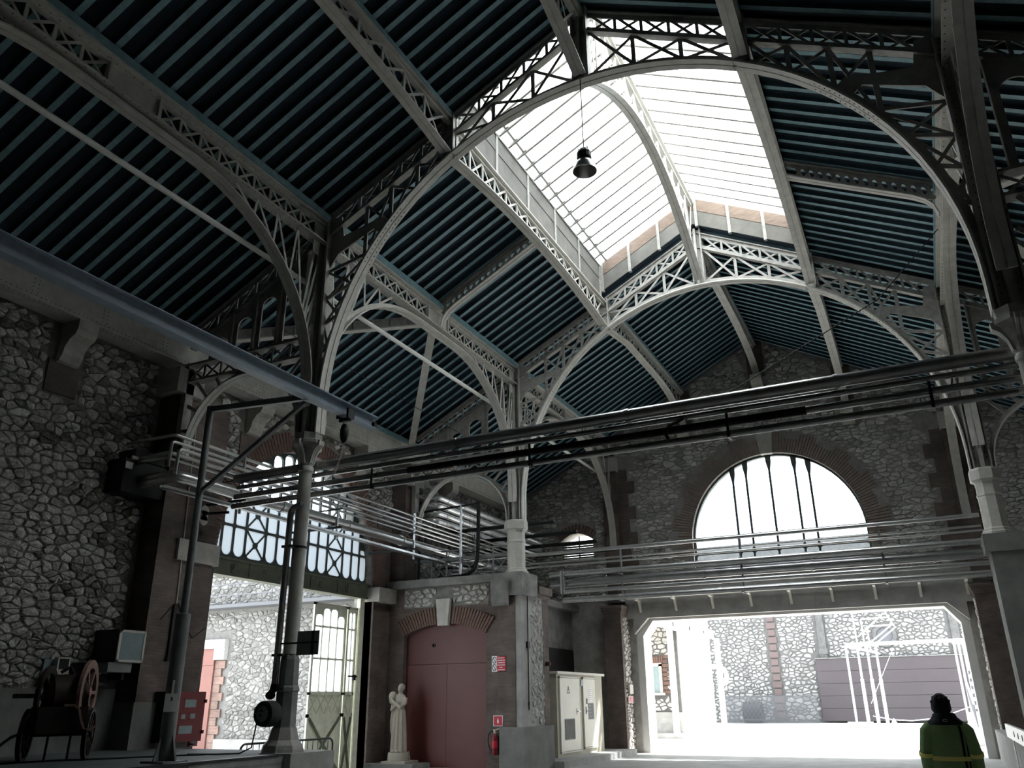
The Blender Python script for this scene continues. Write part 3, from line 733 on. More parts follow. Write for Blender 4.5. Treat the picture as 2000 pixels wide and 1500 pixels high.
        for xx, zz, a in ((9.1, 6.9, 20), (9.1, 7.5, 35), (8.85, 7.96, 48), (8.3, 7.96, 62), (6.0, 6.9, 160), (6.0, 7.5, 145), (6.1, 7.96, 132), (6.6, 7.96, 118)):
            aa = math.radians(a); barpart('spandrel_bar', (s * (ca + cr * math.cos(aa)), Y, 6.42 + cr * math.sin(aa)), (s * xx, Y, zz), .075, .02, 'iron', t, up=ax)
        obj('wall_post', MB().box(min(s * 9.02, s * 9.16), max(s * 9.02, s * 9.16), Y - .1, Y + .1, 6.3, 8.4), 'iron', t)
    obj('ridge_post', MB().box(-.15, .15, Y - .02, Y + .02, RC + RR, zr(0)).box(-.03, .03, Y - .15, Y + .15, RC + RR + .02, zr(0)).box(-.16, -.13, Y - .12, Y + .12, RC + RR + .02, zr(0)).box(.13, .16, Y - .12, Y + .12, RC + RR + .02, zr(0)), 'iron', t)
    rv = MB()
    for s in (-1, 1):
        for a in range(32, 46): 
            for o in (-.07, .07):
                aa = math.radians(a * 1.0); p = Vector((s * (RR - .02) * math.cos(aa), Y + o, RC + (RR - .02) * math.sin(aa))); n = Vector((-s * math.cos(aa), 0, -math.sin(aa))); e1 = Vector((0, 1, 0)); e2 = n.cross(e1)
                rv.add([p + e1 * .016, p + e2 * .016, p - e1 * .016, p - e2 * .016, p + n * .014], [(0, 1, 4), (1, 2, 4), (2, 3, 4), (3, 0, 4)])
        z = 6.6
        while z < 10.8:
            rivet(rv, s * A - .11, Y - .02, z, .015, 1); rivet(rv, s * A + .11, Y - .02, z, .015, 1); z += .12
        for z in [az(MX) + .1 + .09 * i for i in range(9)]:
            for o in (-.07, .07): rivet(rv, s * MX + o, Y - .021, z, .014, 1)
    obj('rivets', rv, 'rivet_dark', t, kind='stuff')
    return t
truss(Y1, 'nearer iron arch truss crossing the nave in front of the glazed lantern')
truss(Y2, 'farther iron arch truss crossing the nave behind the glazed lantern')

def rim_z_basket(y, ya, yb, zlow, zhigh, ea, eb=None):
    """basket-handle profile: elliptical ends of length ea / eb, flat between"""
    eb = ea if eb is None else eb
    if y - ya < ea: u = 1 - (y - ya) / ea
    elif yb - y < eb: u = 1 - (yb - y) / eb
    else: return zhigh
    return zlow + (zhigh - zlow) * math.sqrt(max(0, 1 - u * u))
def samples(ya, yb, n=36):
    return [ya + (yb - ya) * (.5 - .5 * math.cos(PI * k / n)) for k in range(n + 1)]
def column_girder(s, ya, yb, label, zend, wall_end_=False, plate=True):
    x = s * A; zt, zb = 10.90, 10.40
    t = thing('lattice_girder', label, 'girder', (x, (ya + yb) / 2, 7.0), 'lattice girders between the columns')
    obj('timber_plate', MB().box(x - .15, x + .15, ya, yb, zt + .015, zt + .16), 'teal', t)
    obj('top_flange', MB().box(x - .13, x + .13, ya, yb, zt - .015, zt + .015), 'cream_iron', t)
    obj('bottom_flange', MB().box(x - .13, x + .13, ya, yb, zb - .015, zb + .015), 'cream_iron', t)
    obj('flange_angles', MB().box(x - .05, x + .05, ya, yb, zt - .09, zt - .015).box(x - .05, x + .05, ya, yb, zb + .015, zb + .09), 'cream_iron', t)
    ym = (ya + yb) / 2; L1 = ya + .35; L2 = yb - .35; n = max(3, round((ym - .5 - L1) / .43))
    lattice(t, (x, L1, zb + .07), (x, ym - .5, zb + .07), (x, L1, zt - .07), (x, ym - .5, zt - .07), n, .045, .012, 'cream_iron', (1, 0, 0))
    lattice(t, (x, ym + .5, zb + .07), (x, L2, zb + .07), (x, ym + .5, zt - .07), (x, L2, zt - .07), n, .045, .012, 'cream_iron', (1, 0, 0))
    obj('web_plate', MB().box(x - .012, x + .012, ym - .52, ym + .52, zb, zt).box(x - .06, x + .06, ym - .5, ym - .44, zb, zt).box(x - .06, x + .06, ym + .44, ym + .5, zb, zt), 'cream_iron', t)
    for y0, y1 in ((ya + .1, L1), (L2, yb - .05)): obj('end_plate', MB().box(x - .012, x + .012, y0, y1, zb - .3, zt), 'cream_iron', t)
    ea = 3.35; Y = samples(ya + .20, yb - (.20 if not wall_end_ else .30))
    P = [(x, y, rim_z_basket(y, Y[0], Y[-1], zend, zb - .16, ea)) for y in Y]
    P = [(x, Y[0], zend - .35)] + P + [(x, Y[-1], zend - .35)]
    rim(t, P, (1, 0, 0), .25, .03)
    N = normals2(P); arch_web(t, P, lambda i: Vector((0, -N[i].z, N[i].y)), (1, 0, 0), .10, 'cream_iron')
    for e, yy in ((1, Y[0]), (-1, Y[-1])):
        def rp(d): return (x, yy + e * d, rim_z_basket(yy + e * d, Y[0], Y[-1], zend, zb - .16, ea) + .1)
        ds = [.32, .75, 1.25, 1.8]; top = [.05, .62, 1.2, 1.75, 2.3]
        for k, d in enumerate(ds):
            barpart('spandrel_bar', rp(d), (x, yy + e * top[k], zb - .02), .05, .014, 'cream_iron', t, up=(1, 0, 0))
            barpart('spandrel_bar', rp(d), (x, yy + e * top[k + 1], zb - .02), .05, .014, 'cream_iron', t, up=(1, 0, 0))
        cy = yy - e * .02
        for k, (d, z) in enumerate(((.08, 8.0), (.16, 8.7), (.26, 9.35))):
            q = rp(d); barpart('spandrel_bar', (x, cy, z + .55), q, .05, .014, 'cream_iron', t, up=(1, 0, 0)); barpart('spandrel_bar', (x, cy, z - .15), q, .05, .014, 'cream_iron', t, up=(1, 0, 0))
    rv = MB(); y = ya + .2
    while y < yb - .2:
        for o in (-.09, .09): rivet(rv, x + o, y, zb - .0152, .013, 2)
        rivet(rv, x + (.051 if s < 0 else -.051), y, zb + .05, .012, 0); rivet(rv, x + (.051 if s < 0 else -.051), y, zt - .05, .012, 0); y += .16
    obj('rivets', rv, 'rivet_dark', t, kind='stuff')
    return t
Y0 = 1.9
for s, sd in ((-1, 'left'), (1, 'right')):
    column_girder(s, Y0, Y1, f'cream lattice girder nearest the camera on the {sd} column line', 7.2)
    column_girder(s, Y1, Y2, f'cream lattice girder between the two {sd} columns beside the lantern', 7.2)
    column_girder(s, Y2, Y3, f'cream lattice girder from the farther {sd} column to the end wall', 7.2, True)

def slope_girder(x, ya, yb, zt, zb, prof, label, n, m='cream_iron', board=True, arch_b=None):
    t = thing('lattice_girder', label, 'girder', (x, (ya + yb) / 2, zb), 'lattice girders under the roof')
    if board: obj('timber_plate', MB().box(x - .12, x + .12, ya, yb, zt + .015, zt + .12), 'teal', t)
    obj('top_flange', MB().box(x - .11, x + .11, ya, yb, zt - .015, zt + .015), m, t)
    Y = samples(ya + .14, yb - .05 if yb > Y3 - .3 else yb - .14); P = [(x, y, prof(y)) for y in Y]
    rim(t, P, (1, 0, 0), .24, .03, m=m)
    N = normals2(P); arch_web(t, P, lambda i: Vector((0, -N[i].z, N[i].y)), (1, 0, 0), .09, m)
    obj('web_angle', MB().box(x - .04, x + .04, ya, yb, zt - .08, zt - .015), m, t)
    L1, L2 = Y[0] + .12, Y[-1] - .12
    for k in range(n):
        a, b = L1 + (L2 - L1) * k / n, L1 + (L2 - L1) * (k + 1) / n
        barpart('lattice_bar', (x + .012, a, prof(a) + .05), (x + .012, b, zt - .05), .05, .012, m, t, up=(1, 0, 0))
        barpart('lattice_bar', (x - .012, b, prof(b) + .05), (x - .012, a, zt - .05), .05, .012, m, t, up=(1, 0, 0))
        if k: barpart('lattice_post', (x, a, prof(a) + .05), (x, a, zt - .05), .055, .03, m, t, up=(1, 0, 0))
    return t
zm = zr(MX)
def para(ya, yb, z0, rise): return lambda y: z0 + rise * (1 - ((y - (ya + yb) / 2) / ((yb - ya) / 2)) ** 2)
for s, sd in ((-1, 'left'), (1, 'right')):
    slope_girder(s * MX, Y0, Y1, zm - .13, zm - .55, para(Y0, Y1, 11.62, .34), f'cream girder halfway up the {sd} slope nearest the camera', 13)
    slope_girder(s * MX, Y1, Y2, zm - .18, zm - .55, para(Y1, Y2, 11.62, .34), f'cream lattice girder under the {sd} edge of the lantern', 15, board=False)
    slope_girder(s * MX, Y2, Y3, zm - .13, zm - .55, lambda y: rim_z_basket(y, Y2 - 1.5, Y3 - .05, 10.95, 11.98, 2.5, 3.6) if y > Y2 + 2 else 11.66 + .30 * ((y - Y2) / 2.0), f'cream bracketed girder from the {sd} lantern corner to the end wall', 13)
slope_girder(0, Y0, Y1, 13.86, 13.3, para(Y0, Y1, 12.34, .9), 'cream ridge girder nearest the camera', 11)
slope_girder(0, Y1, Y2, 14.80, 14.2, para(Y1, Y2, 12.34, 1.72), 'arched cream ridge girder dividing the glazed lantern', 13, board=False)
slope_girder(0, Y2, Y3, 13.86, 13.3, lambda y: rim_z_basket(y, Y2 - 2.0, Y3 - .05, 12.62, 13.45, 3, 4.2) if y > Y2 + 2.2 else 12.36 + (13.40 - 12.36) * math.sin(PI / 2 * (y - Y2) / 2.2) ** .9, 'cream ridge girder running to the end wall gable', 11)

# rafters of the middle bay and the two diagonal struts of each aisle
ym = (Y1 + Y2) / 2
for s, sd in ((-1, 'left'), (1, 'right')):
    t = thing('rafter_beam', f'slim iron rafter in mid bay on the {sd} roof slope', 'beam', (s * 4.3, ym, 11.5))
    def R(x, o): return (s * x, ym, zr(x) + o)
    rp = [R(MX + .1, -.42), R(5.2, -.42), R(5.42, -.46), R(5.54, -.56), R(5.6, -.75)]
    for o in (-.055, .055): obj('bottom_flange', MB().strip([(p[0], p[1] + o, p[2]) for p in rp], (0, 1, 0), .09, .025, lambda i: (.46 * s, 0, .89) if i < 2 else ((.7 * s, 0, .7) if i < 4 else (1 * s, 0, 0))), 'cream_iron', t)
    obj('top_flange', MB().bar(R(MX + .1, -.05), R(5.6, -.05), .2, .025), 'iron', t)
    ou = [R(MX + .12, -.05), R(5.6, -.05), R(5.6, -.40), R(MX + .12, -.40)]
    obj('web_bands', MB().bar(R(MX + .12, -.10), R(5.6, -.10), .02, .09).bar(R(MX + .12, -.36), R(5.6, -.36), .02, .09), 'iron', t)
    for k in range(15):
        x = MX + .3 + k * .165; barpart('lattice_bar', R(x, -.38), R(x + .15, -.06), .05, .014, 'iron', t, up=(0, 1, 0)); barpart('lattice_bar', R(x + .15, -.38), R(x, -.06), .05, .014, 'iron', t, up=(0, 1, 0))
    for yt, nm in ((Y1, 'nearer'), (Y2, 'farther')):
        d = thing('aisle_strut', f'diagonal cream strut under the {sd} aisle roof towards the {nm} truss', 'beam', (s * 7.5, (ym + yt) / 2, 9.5))
        p = Vector((s * 5.85, ym, zr(5.85) - .48)); q = Vector((s * 9.2, yt + (.15 if yt < ym else -.15), zr(9.2) - .28))
        obj('bottom_flange', MB().bar(p, q, .2, .03), 'cream_iron', d); obj('web', MB().bar(p + Vector((0, 0, .14)), q + Vector((0, 0, .14)), .02, .25), 'iron', d)
        for k in range(12): 
            u = p.lerp(q, (k + .5) / 12) + Vector((0, 0, .12)); obj('web_stiffener', MB().bar(u - Vector((0, 0, .1)), u + Vector((0, 0, .1)), .06, .05), 'iron', d)

# ------------------------------------------------------------------ cast columns
def octagon(r): return PI / 8
def col_slender(x, y, label):
    t = thing('iron_column', label, 'column', (x, y, .92))
    obj('base', MB().lathe([(.36, .92), (.35, .98), (.33, 1.04), (.26, 1.12), (.215, 1.28), (.205, 1.30)], (x, y, 0), 8, a0=PI / 8), 'iron', t)
    obj('octagonal_shaft', MB().lathe([(.20, 1.30), (.19, 1.32), (.185, 1.85), (.20, 1.87), (.20, 1.92), (.175, 1.95), (.165, 2.36), (.14, 2.44)], (x, y, 0), 8, a0=PI / 8), 'grey_iron', t)
    obj('round_shaft', MB().lathe([(.125, 2.42), (.122, 4.0), (.118, 5.62), (.14, 5.64), (.14, 5.70), (.12, 5.73), (.13, 5.80)], (x, y, 0), 24), 'cream_iron', t, smooth=True)
    cp = obj('capital', MB().lathe([(.13, 5.78), (.15, 5.86), (.19, 6.0), (.24, 6.10), (.30, 6.14), (.30, 6.20), (.26, 6.22), (.27, 6.34)], (x, y, 0), 8, a0=PI / 8), 'iron', t)
    for dx, dy in ((1, 0), (-1, 0), (0, -1), (0, 1)):
        pr = [(.10, 5.76), (.14, 5.78), (.17, 5.92), (.24, 6.04), (.32, 6.10), (.33, 6.18), (.28, 6.20), (.20, 6.16), (.12, 5.95)]
        for o in (-.05, 0, .05):
            m = MB(); pts = []
            for w in (o - .02, o + .02):
                for u, v in pr: pts.append((x + dx * u + dy * w, y + dy * u + dx * w, v))
            n = len(pr); m.add(pts, [tuple(range(n)), tuple(range(2 * n - 1, n - 1, -1))] + [(i, i + n, (i + 1) % n + n, (i + 1) % n) for i in range(n)])
            obj('scroll_bracket', m, 'cream_iron', cp)
    return t
def col_oct(x, y, label, zb=4.88):
    t = thing('iron_column', label, 'column', (x, y, zb))
    obj('base_collar', MB().lathe([(.33, zb), (.33, zb + .06), (.29, zb + .09), (.29, zb + .13), (.25, zb + .16)], (x, y, 0), 8, a0=PI / 8), 'cream_iron', t)
    obj('octagonal_shaft', MB().lathe([(.25, zb + .1), (.245, 5.72), (.262, 5.74), (.262, 5.78), (.245, 5.80), (.245, 6.02), (.30, 6.10)], (x, y, 0), 8, a0=PI / 8), 'cream_iron', t)
    obj('capital', MB().lathe([(.29, 6.06), (.33, 6.09), (.33, 6.30), (.31, 6.34), (.28, 6.345)], (x, y, 0), 8, a0=PI / 8), 'cream_iron', t)
    return t
col_slender(-A, Y1, 'slender cast iron column with scrolled capital standing on the platform')
col_slender(A, Y1, 'dark cast iron column at the right edge carrying the nearer truss')
col_oct(-A, Y2, 'pale octagonal column on the corner pillar beside the red door')
col_oct(A, Y2, 'octagonal column on the dark pillar at the right of the gateway')

# pedestal under the right-hand column
obj('column_pedestal', MB().box(A - .5, A + .5, Y1 - .5, Y1 + .5, 0, .92), 'concrete', label='square concrete pedestal under the dark column at the right edge', cat='pedestal')

# ------------------------------------------------------------------ brick room with red door under the terrace
DY = 20.05
DX0, DX1, DZ, DRISE = -9.12, -6.52, 3.38, .28
DC = (DX0 + DX1) / 2
def darch(x): return DZ + DRISE * (1 - ((x - DC) / ((DX1 - DX0) / 2)) ** 2)
dh = [(DX0, .05), (DX1, .05), (DX1, DZ)] + [(DX1 - (DX1 - DX0) * k / 12, darch(DX1 - (DX1 - DX0) * k / 12)) for k in range(1, 12)] + [(DX0, DZ)]
m = MB(); wall_plate(m, [(-XW, 0), (-6.1, 0), (-6.1, 4.67), (-XW, 4.67)], [dh], 'y', DY, DY + .35)
m.box(-XW, -7.6, DY + .35, Y3, 0, 4.67) if False else None
room = obj('wall_inner', m, 'brick', kind='structure')
obj('alcove_back', MB().box(-7.75, -7.6, 21.7, Y3, 0, 4.67), 'concrete_dark', room)
obj('dark_board', MB().box(-7.6, -7.55, 21.7, Y3 - .1, 2.2, 3.35), 'black_rubber', room)
obj('threshold', MB().box(DX0 - .1, DX1 + .1, DY - .12, DY + .35, 0, .07), 'concrete', room)
NV = 34
for k in range(NV):
    t = (k + .5) / NV; x = DX0 + (DX1 - DX0) * t
    if abs(x - DC) < .22: continue
    sl = -2 * DRISE * (x - DC) / ((DX1 - DX0) / 2) ** 2; n = Vector((-sl * 1.6, 0, 1)).normalized()
    barpart('brick', Vector((x, DY, darch(x))), Vector((x, DY, darch(x))) + n * .46, (DX1 - DX0) / NV * .84, .09, 'brick_unit', room, up=(0, 1, 0))
obj('keystone', MB().prism([(DC - .16, darch(DC) - .05), (DC + .16, darch(DC) - .05), (DC + .22, darch(DC) + .66), (DC - .22, darch(DC) + .66)], 'y', DY - .12, DY + .1), 'ashlar', room)
obj('mortar_panel', MB().box(-9.15, -6.45, DY - .006, DY + .01, 4.12, 4.66), 'mortar', room)
rubble(room, 'stone', lambda u, v, d: (u, DY - .006 - d, v), -9.15, -6.45, 3.98, 4.7, .22, .135, lambda x, z: -9.13 < x < -6.47 and 4.13 < z < 4.65 and abs(x - DC) > .26 and z > darch(x) + .46, joint=.012, depth=.045, cap=60, seed=21)
dr = thing('door_1', 'tall dark red arched double door between brick jambs', None, (DC, DY + .2, .07), kind='structure')
obj('door_leaf', MB().box(DX0, DC - .004, DY + .18, DY + .24, .07, 2.62), 'red_door', dr); obj('door_leaf', MB().box(DC + .004, DX1, DY + .18, DY + .24, .07, 2.62), 'red_door', dr)
obj('door_overpanel', MB().prism([(DX0, 2.63), (DX1, 2.63)] + [(DX1 - (DX1 - DX0) * k / 12, darch(DX1 - (DX1 - DX0) * k / 12)) for k in range(0, 13)], 'y', DY + .175, DY + .245), 'red_door', dr)
obj('round_vent', MB().lathe([(.055, 0), (.055, -.02), (.03, -.02), (.03, 0)], (-8.25, DY + .175, 3.12), 16, 'y'), 'cart_dark', dr)
# corner pillar
pil = obj('pillar_corner', MB().box(-6.1, -5.46, 19.95, 21.7, 0, 4.62), 'concrete', kind='structure')
obj('brick_edge', MB().box(-5.5, -5.45, 21.35, 21.72, 1.05, 4.3), 'brick', pil)
obj('plinth', MB().box(-6.06, -5.38, 19.88, 21.78, 0, 1.06), 'plinth', pil)
obj('brick_front', MB().box(-6.12, -5.62, 19.93, 19.96, 1.06, 4.3), 'brick', pil)
obj('brick_cap', MB().box(-6.1, -5.40, 20.95, 21.8, 4.32, 4.42).box(-6.1, -5.36, 20.95, 21.86, 4.42, 4.62), 'brick', pil)
obj('bearing_block', MB().box(-6.2, -5.36, 19.85, 20.85, 4.28, 4.88), 'concrete_dark', pil)
obj('block_bracket', MB().prism([(19.85, 4.66), (19.75, 4.66), (19.75, 4.5), (19.80, 4.1), (19.85, 4.02)], 'x', -6.25, -5.75), 'concrete_dark', pil)
rubble(pil, 'stone', lambda u, v, d: (-5.46 + d, u, v), 20.35, 21.35, 1.1, 4.3, .22, .19, lambda y, z: 20.55 < y < 21.33 and 1.1 < z < 4.25, joint=.03, depth=.045, cap=90, seed=22)
# right pillar
rp_ = obj('pillar_right', MB().box(5.52, 6.2, 20.0, 20.95, 0, 4.55), 'plinth', kind='structure')
obj('bearing_block', MB().box(5.42, 6.25, 19.95, 21.0, 4.5, 4.88), 'plinth', rp_)
# terrace slab over the room
ter = obj('terrace_slab', MB().box(-XW, -5.95, 19.86, 21.7, 4.67, 4.88).box(-XW, -7.3, 21.7, Y3, 4.67, 4.88), 'concrete_dark', kind='structure')
obj('kerb', MB().box(-7.6, -5.1, 21.75, 27.9, 0, .17), 'concrete', label='low concrete kerb slab under the beige electrical cabinet', cat='kerb')

# ------------------------------------------------------------------ fan window in the left arch
w2 = thing('window_2', 'arched iron fanlight with frosted panes over the side gateway', None, (-9.95, WIN[2], 4.35), kind='structure')
XF0, XF1 = -9.985, -9.925
lb = MB().box(-10.05, -9.84, WIN[0], WIN[1], 4.37, 4.73).box(-10.1, -9.80, WIN[0], WIN[1], 4.70, 4.75).box(-10.1, -9.80, WIN[0], WIN[1], 4.35, 4.39)
lg = obj('lintel_girder', lb, 'olive_iron', w2)
for y in (14.05, 15.1, 16.15, 17.2, 18.3): obj('boss', MB().lathe([(.10, 0), (.10, .015), (.075, .03), (.05, .03), (.05, .05), (.0, .055)], (-9.84, y, 4.54), 16, 'x'), 'olive_iron', lg)
for y in (14.55, 15.65, 16.75, 17.85): obj('joint_strip', MB().box(-9.845, -9.832, y - .008, y + .008, 4.39, 4.70), 'dark_metal', lg)
ED = [13.33, 13.68, 14.04, 14.43, 15.10] + [15.10 + .3917 * k for k in range(1, 7)] + [18.12, 18.51, 18.87, 19.22]
RZ = [4.75, 5.51, 6.22, 6.93, 7.8]
RA = WR + .01
def fz(y): return WIN[3] + math.sqrt(max(0.0001, RA * RA - (y - WIN[2]) ** 2))
for i in range(len(ED) - 1):
    ya, yb = ED[i], ED[i + 1]; wide = (yb - ya) > .5; far = ya if abs(ya - WIN[2]) > abs(yb - WIN[2]) else yb; near = yb if far == ya else ya
    for j in range(4):
        z0, z1 = RZ[j], RZ[j + 1]; zlim = fz(far) * .55 + fz(near) * .45
        if zlim - z0 < .1: break
        last = zlim < z1 + .12; p = MB(); bw = .028
        if last:
            zt = zlim - .05; hole_ = stadium(ya + bw, yb - bw, z0 + bw, max(zt, z0 + .16), .05 if j else .13, min((yb - ya) / 2 - bw - .01, max(.04, (zt - z0) / 2 - .03)))
            outer = [(ya, z0), (yb, z0), (yb, fz(yb))] + [(yb + (ya - yb) * q / 4, fz(yb + (ya - yb) * q / 4)) for q in (1, 2, 3)] + [(ya, fz(ya))]
        else:
            hole_ = stadium(ya + bw, yb - bw, z0 + bw + (.05 if j == 0 else 0), z1 - bw, (.05 if j else min(.17, (yb - ya) / 2 - .04)), .05)
            outer = [(ya, z0), (yb, z0), (yb, z1), (ya, z1)]
        ring_plate(p, outer, hole_, 'x', XF0, XF1); cell = obj('cell_frame', p, 'fan_iron', w2)
        zt = max(q[1] for q in hole_); zb_ = min(q[1] for q in hole_)
        obj('pane', MB().box(-9.958, -9.952, ya + .02, yb - .02, zb_ - .01, zt + .01), 'glass_fan' if j < 2 else 'glass_clear', w2)
        if wide and (zt - zb_) > .4:
            c = (-9.95, (ya + yb) / 2, (zb_ + zt) / 2)
            for sa in (-1, 1):
                for sb in (-1, 1): barpart('cross_bar', c, (-9.95, c[1] + sa * (yb - ya) / 2 * .93, c[2] + sb * (zt - zb_) / 2 * .97), .035, .05, 'fan_iron', w2, up=(1, 0, 0))
            obj('rosette', MB().lathe([(.075, -.03), (.075, .03)], c, 12, 'x'), 'fan_iron', w2)
        if last: break
for i in (4, 10):
    for k in (3, 4):
        pass
# folded side gate standing in the arch
gt = thing('side_gate', 'folded cream iron gate with glazed upper panes and braced lower panel', 'gate', (-9.88, 17.9, .02))
def gate_leaf(y0, y1, ncol, arch=True):
    x0, x1 = -9.90, -9.85
    fr = MB().box(x0, x1, y0, y0 + .07, .02, 4.08).box(x0, x1, y1 - .07, y1, .02, 4.08).box(x0, x1, y0, y1, .02, .10).box(x0, x1, y0, y1, 1.34, 1.42).box(x0, x1, y0, y1, 1.86, 1.92).box(x0, x1, y0, y1, 4.02, 4.08)
    obj('gate_frame', fr, 'green_cream', gt)
    nb = max(2, round((y1 - y0 - .14) / .16))
    for k in range(nb):
        a = y0 + .07 + (y1 - y0 - .14) * k / nb; b = y0 + .07 + (y1 - y0 - .14) * (k + 1) / nb
        obj('board', MB().box(x0 + .012, x1 - .018, a + .003, b - .003, .1, 1.34), 'green_cream', gt)
    c = ((y0 + y1) / 2, .72)
    for a, b in (((y0 + .07, .12), (y1 - .07, 1.32)), ((y0 + .07, 1.32), (y1 - .07, .12))):
        barpart('brace', (-9.845, *a), (-9.845, *b), .06, .03, 'olive_iron', gt, up=(1, 0, 0))
    cw = (y1 - y0 - .14) / ncol; zz = [1.92, 2.72, 3.5, 4.02]
    for k in range(ncol):
        a, b = y0 + .07 + cw * k, y0 + .07 + cw * (k + 1)
        for p, q in (((a, 1.43), (b, 1.85)), ((a, 1.85), (b, 1.43))): barpart('small_cross_bar', (-9.872, *p), (-9.872, *q), .022, .02, 'green_cream', gt, up=(1, 0, 0))
        obj('back_sheet', MB().box(-9.895, -9.89, a, b, 1.42, 1.86), 'green_cream', gt)
        for j in range(3):
            mid = abs((a + b) / 2 - c[0]) / ((y1 - y0) / 2); zt = zz[j + 1] - (.02 if j < 2 else .05 + (.42 * mid ** 2.2 if arch else 0))
            p = MB(); hl = stadium(a + .014, b - .014, zz[j] + .02, zt, .03, .03 if j < 2 else min(.1, cw / 2 - .02)); ring_plate(p, [(a, zz[j]), (b, zz[j]), (b, zz[j + 1]), (a, zz[j + 1])], hl, 'x', x0 + .01, x1 - .01)
            obj('pane_bars', p, 'green_cream', gt); obj('pane', MB().box(-9.878, -9.872, a + .01, b - .01, zz[j] + .01, zt + .01), 'glass_gate', gt)
        for z in (1.92, 2.72, 3.5):
            if k: obj('knop', MB().lathe([(.04, -.03), (.045, 0), (.04, .03)], (-9.875, a, z), 10, 'x'), 'green_cream', gt)
gate_leaf(17.02, 18.37, 4)
gate_leaf(18.41, 18.84, 2)
obj('gate_post', MB().box(-9.92, -9.80, 18.87, 19.06, .0, 4.34), 'green_cream', gt)
obj('latch', MB().box(-9.85, -9.80, 18.55, 18.90, 2.30, 2.34).box(-9.85, -9.79, 18.74, 18.82, 2.22, 2.36), 'dark_metal', gt)

# ------------------------------------------------------------------ beige electrical cabinet in the alcove
CX, CY0, CY1, CZ0, CZ1 = -5.78, 22.95, 26.7, .17, 2.46
cb = thing('electrical_cabinet', 'large beige transformer cabinet with two pale doors and louvred grille', 'cabinet', (-6.4, 24.8, CZ0))
obj('body', MB().box(CX - 1.5, CX, CY0, CY1, CZ0, CZ1 - .07), 'cabinet_body', cb)
obj('roof_slab', MB().box(CX - 1.55, CX + .08, CY0 - .08, CY1 + .08, CZ1 - .07, CZ1), 'off_white', cb)
d1 = obj('door', MB().box(CX, CX + .04, 23.15, 24.62, .32, 2.28), 'cabinet_door', cb)
d2 = obj('door', MB().box(CX, CX + .04, 24.98, 25.98, .36, 2.28), 'cabinet_door', cb)
for dd, y0, y1, z0 in ((d1, 23.15, 24.62, .32), (d2, 24.98, 25.98, .36)):
    obj('door_trim', MB().box(CX, CX + .045, y0 - .05, y0 - .01, z0 - .04, 2.32).box(CX, CX + .045, y1 + .01, y1 + .05, z0 - .04, 2.32).box(CX, CX + .045, y0 - .05, y1 + .05, 2.29, 2.33).box(CX, CX + .05, y0 - .05, y1 + .05, z0 - .05, z0 - .01), 'off_white', dd)
for k in range(22): barpart('louvre_slat', (CX + .05, 23.42 + .034 * k, .62), (CX + .05, 23.42 + .034 * k, 1.16), .012, .02, 'concrete', d1, up=(1, 0, 0))
obj('louvre_back', MB().box(CX + .04, CX + .043, 23.40, 24.16, .6, 1.18), 'screen_grey', d1)
obj('handle', MB().box(CX + .04, CX + .055, 24.36, 24.40, 1.28, 1.44).tube([(CX + .05, 24.38, 1.36), (CX + .09, 24.38, 1.36), (CX + .09, 24.55, 1.36)], .012, 8), 'steel_pipe', d1)
obj('handle', MB().box(CX + .04, CX + .055, 25.10, 25.13, 1.28, 1.48).tube([(CX + .05, 25.11, 1.36), (CX + .09, 25.11, 1.36), (CX + .09, 25.0, 1.36)], .012, 8), 'dark_metal', d2)
tri = MB(); ring_plate(tri, [(23.62, 1.86), (23.86, 1.86), (23.74, 2.08)], [(23.66, 1.885), (23.82, 1.885), (23.74, 2.03)], 'x', CX + .041, CX + .044); obj('warning_triangle', tri, 'dark_metal', d1)
bolt = MB().prism([(23.75, 1.99), (23.72, 1.945), (23.74, 1.945), (23.725, 1.90), (23.765, 1.955), (23.745, 1.955), (23.765, 1.99)], 'x', CX + .041, CX + .044); obj('lightning_mark', bolt, 'dark_metal', d1)
obj('notice', MB().box(CX + .041, CX + .044, 25.38, 25.62, 1.62, 2.0), 'sign_white', d2)
for k in range(6): obj('notice_line', MB().box(CX + .0441, CX + .0455, 25.40, 25.60 - .02 * (k % 3), 1.96 - .055 * k, 1.975 - .055 * k), 'fence_grey', d2)
obj('chart', MB().box(CX + .041, CX + .045, 25.30, 25.78, 1.12, 1.58), 'fence_grey', d2)
for k in range(4): obj('chart_line', MB().box(CX + .0451, CX + .046, 25.33, 25.55, 1.20 + .1 * k, 1.215 + .1 * k), 'screen_grey', d2)
obj('lock_plate', MB().box(CX + .041, CX + .046, 25.14, 25.26, 1.56, 1.72), 'dark_metal', d2); obj('vent_block', MB().box(CX, CX + .06, 24.72, 24.88, 2.08, 2.26), 'screen_grey', cb)

# ------------------------------------------------------------------ signs, extinguisher, alarm by the red door
sg = thing('warning_sign', 'red and white prohibition sign with two crossed circles beside the red door', 'sign', (-6.09, DY - .02, 2.4))
obj('board', MB().box(-6.30, -5.88, DY - .12, DY - .105, 2.38, 2.77), 'sign_white', sg)
obj('red_field', MB().box(-6.15, -5.895, DY - .123, DY - .12, 2.395, 2.755), 'sign_red', sg)
for z in (2.665, 2.485):
    rg = MB(); ring_plate(rg, [(-6.225 + .062 * math.cos(2 * PI * k / 20), z + .083 * math.sin(2 * PI * k / 20)) for k in range(20)], [(-6.225 + .047 * math.cos(2 * PI * k / 20), z + .066 * math.sin(2 * PI * k / 20)) for k in range(20)], 'y', DY - .123, DY - .12)
    rg.bar((-6.262, DY - .1215, z + .055), (-6.188, DY - .1215, z - .055), .014, .003, (0, 1, 0)); obj('prohibition_mark', rg, 'dark_metal', sg)
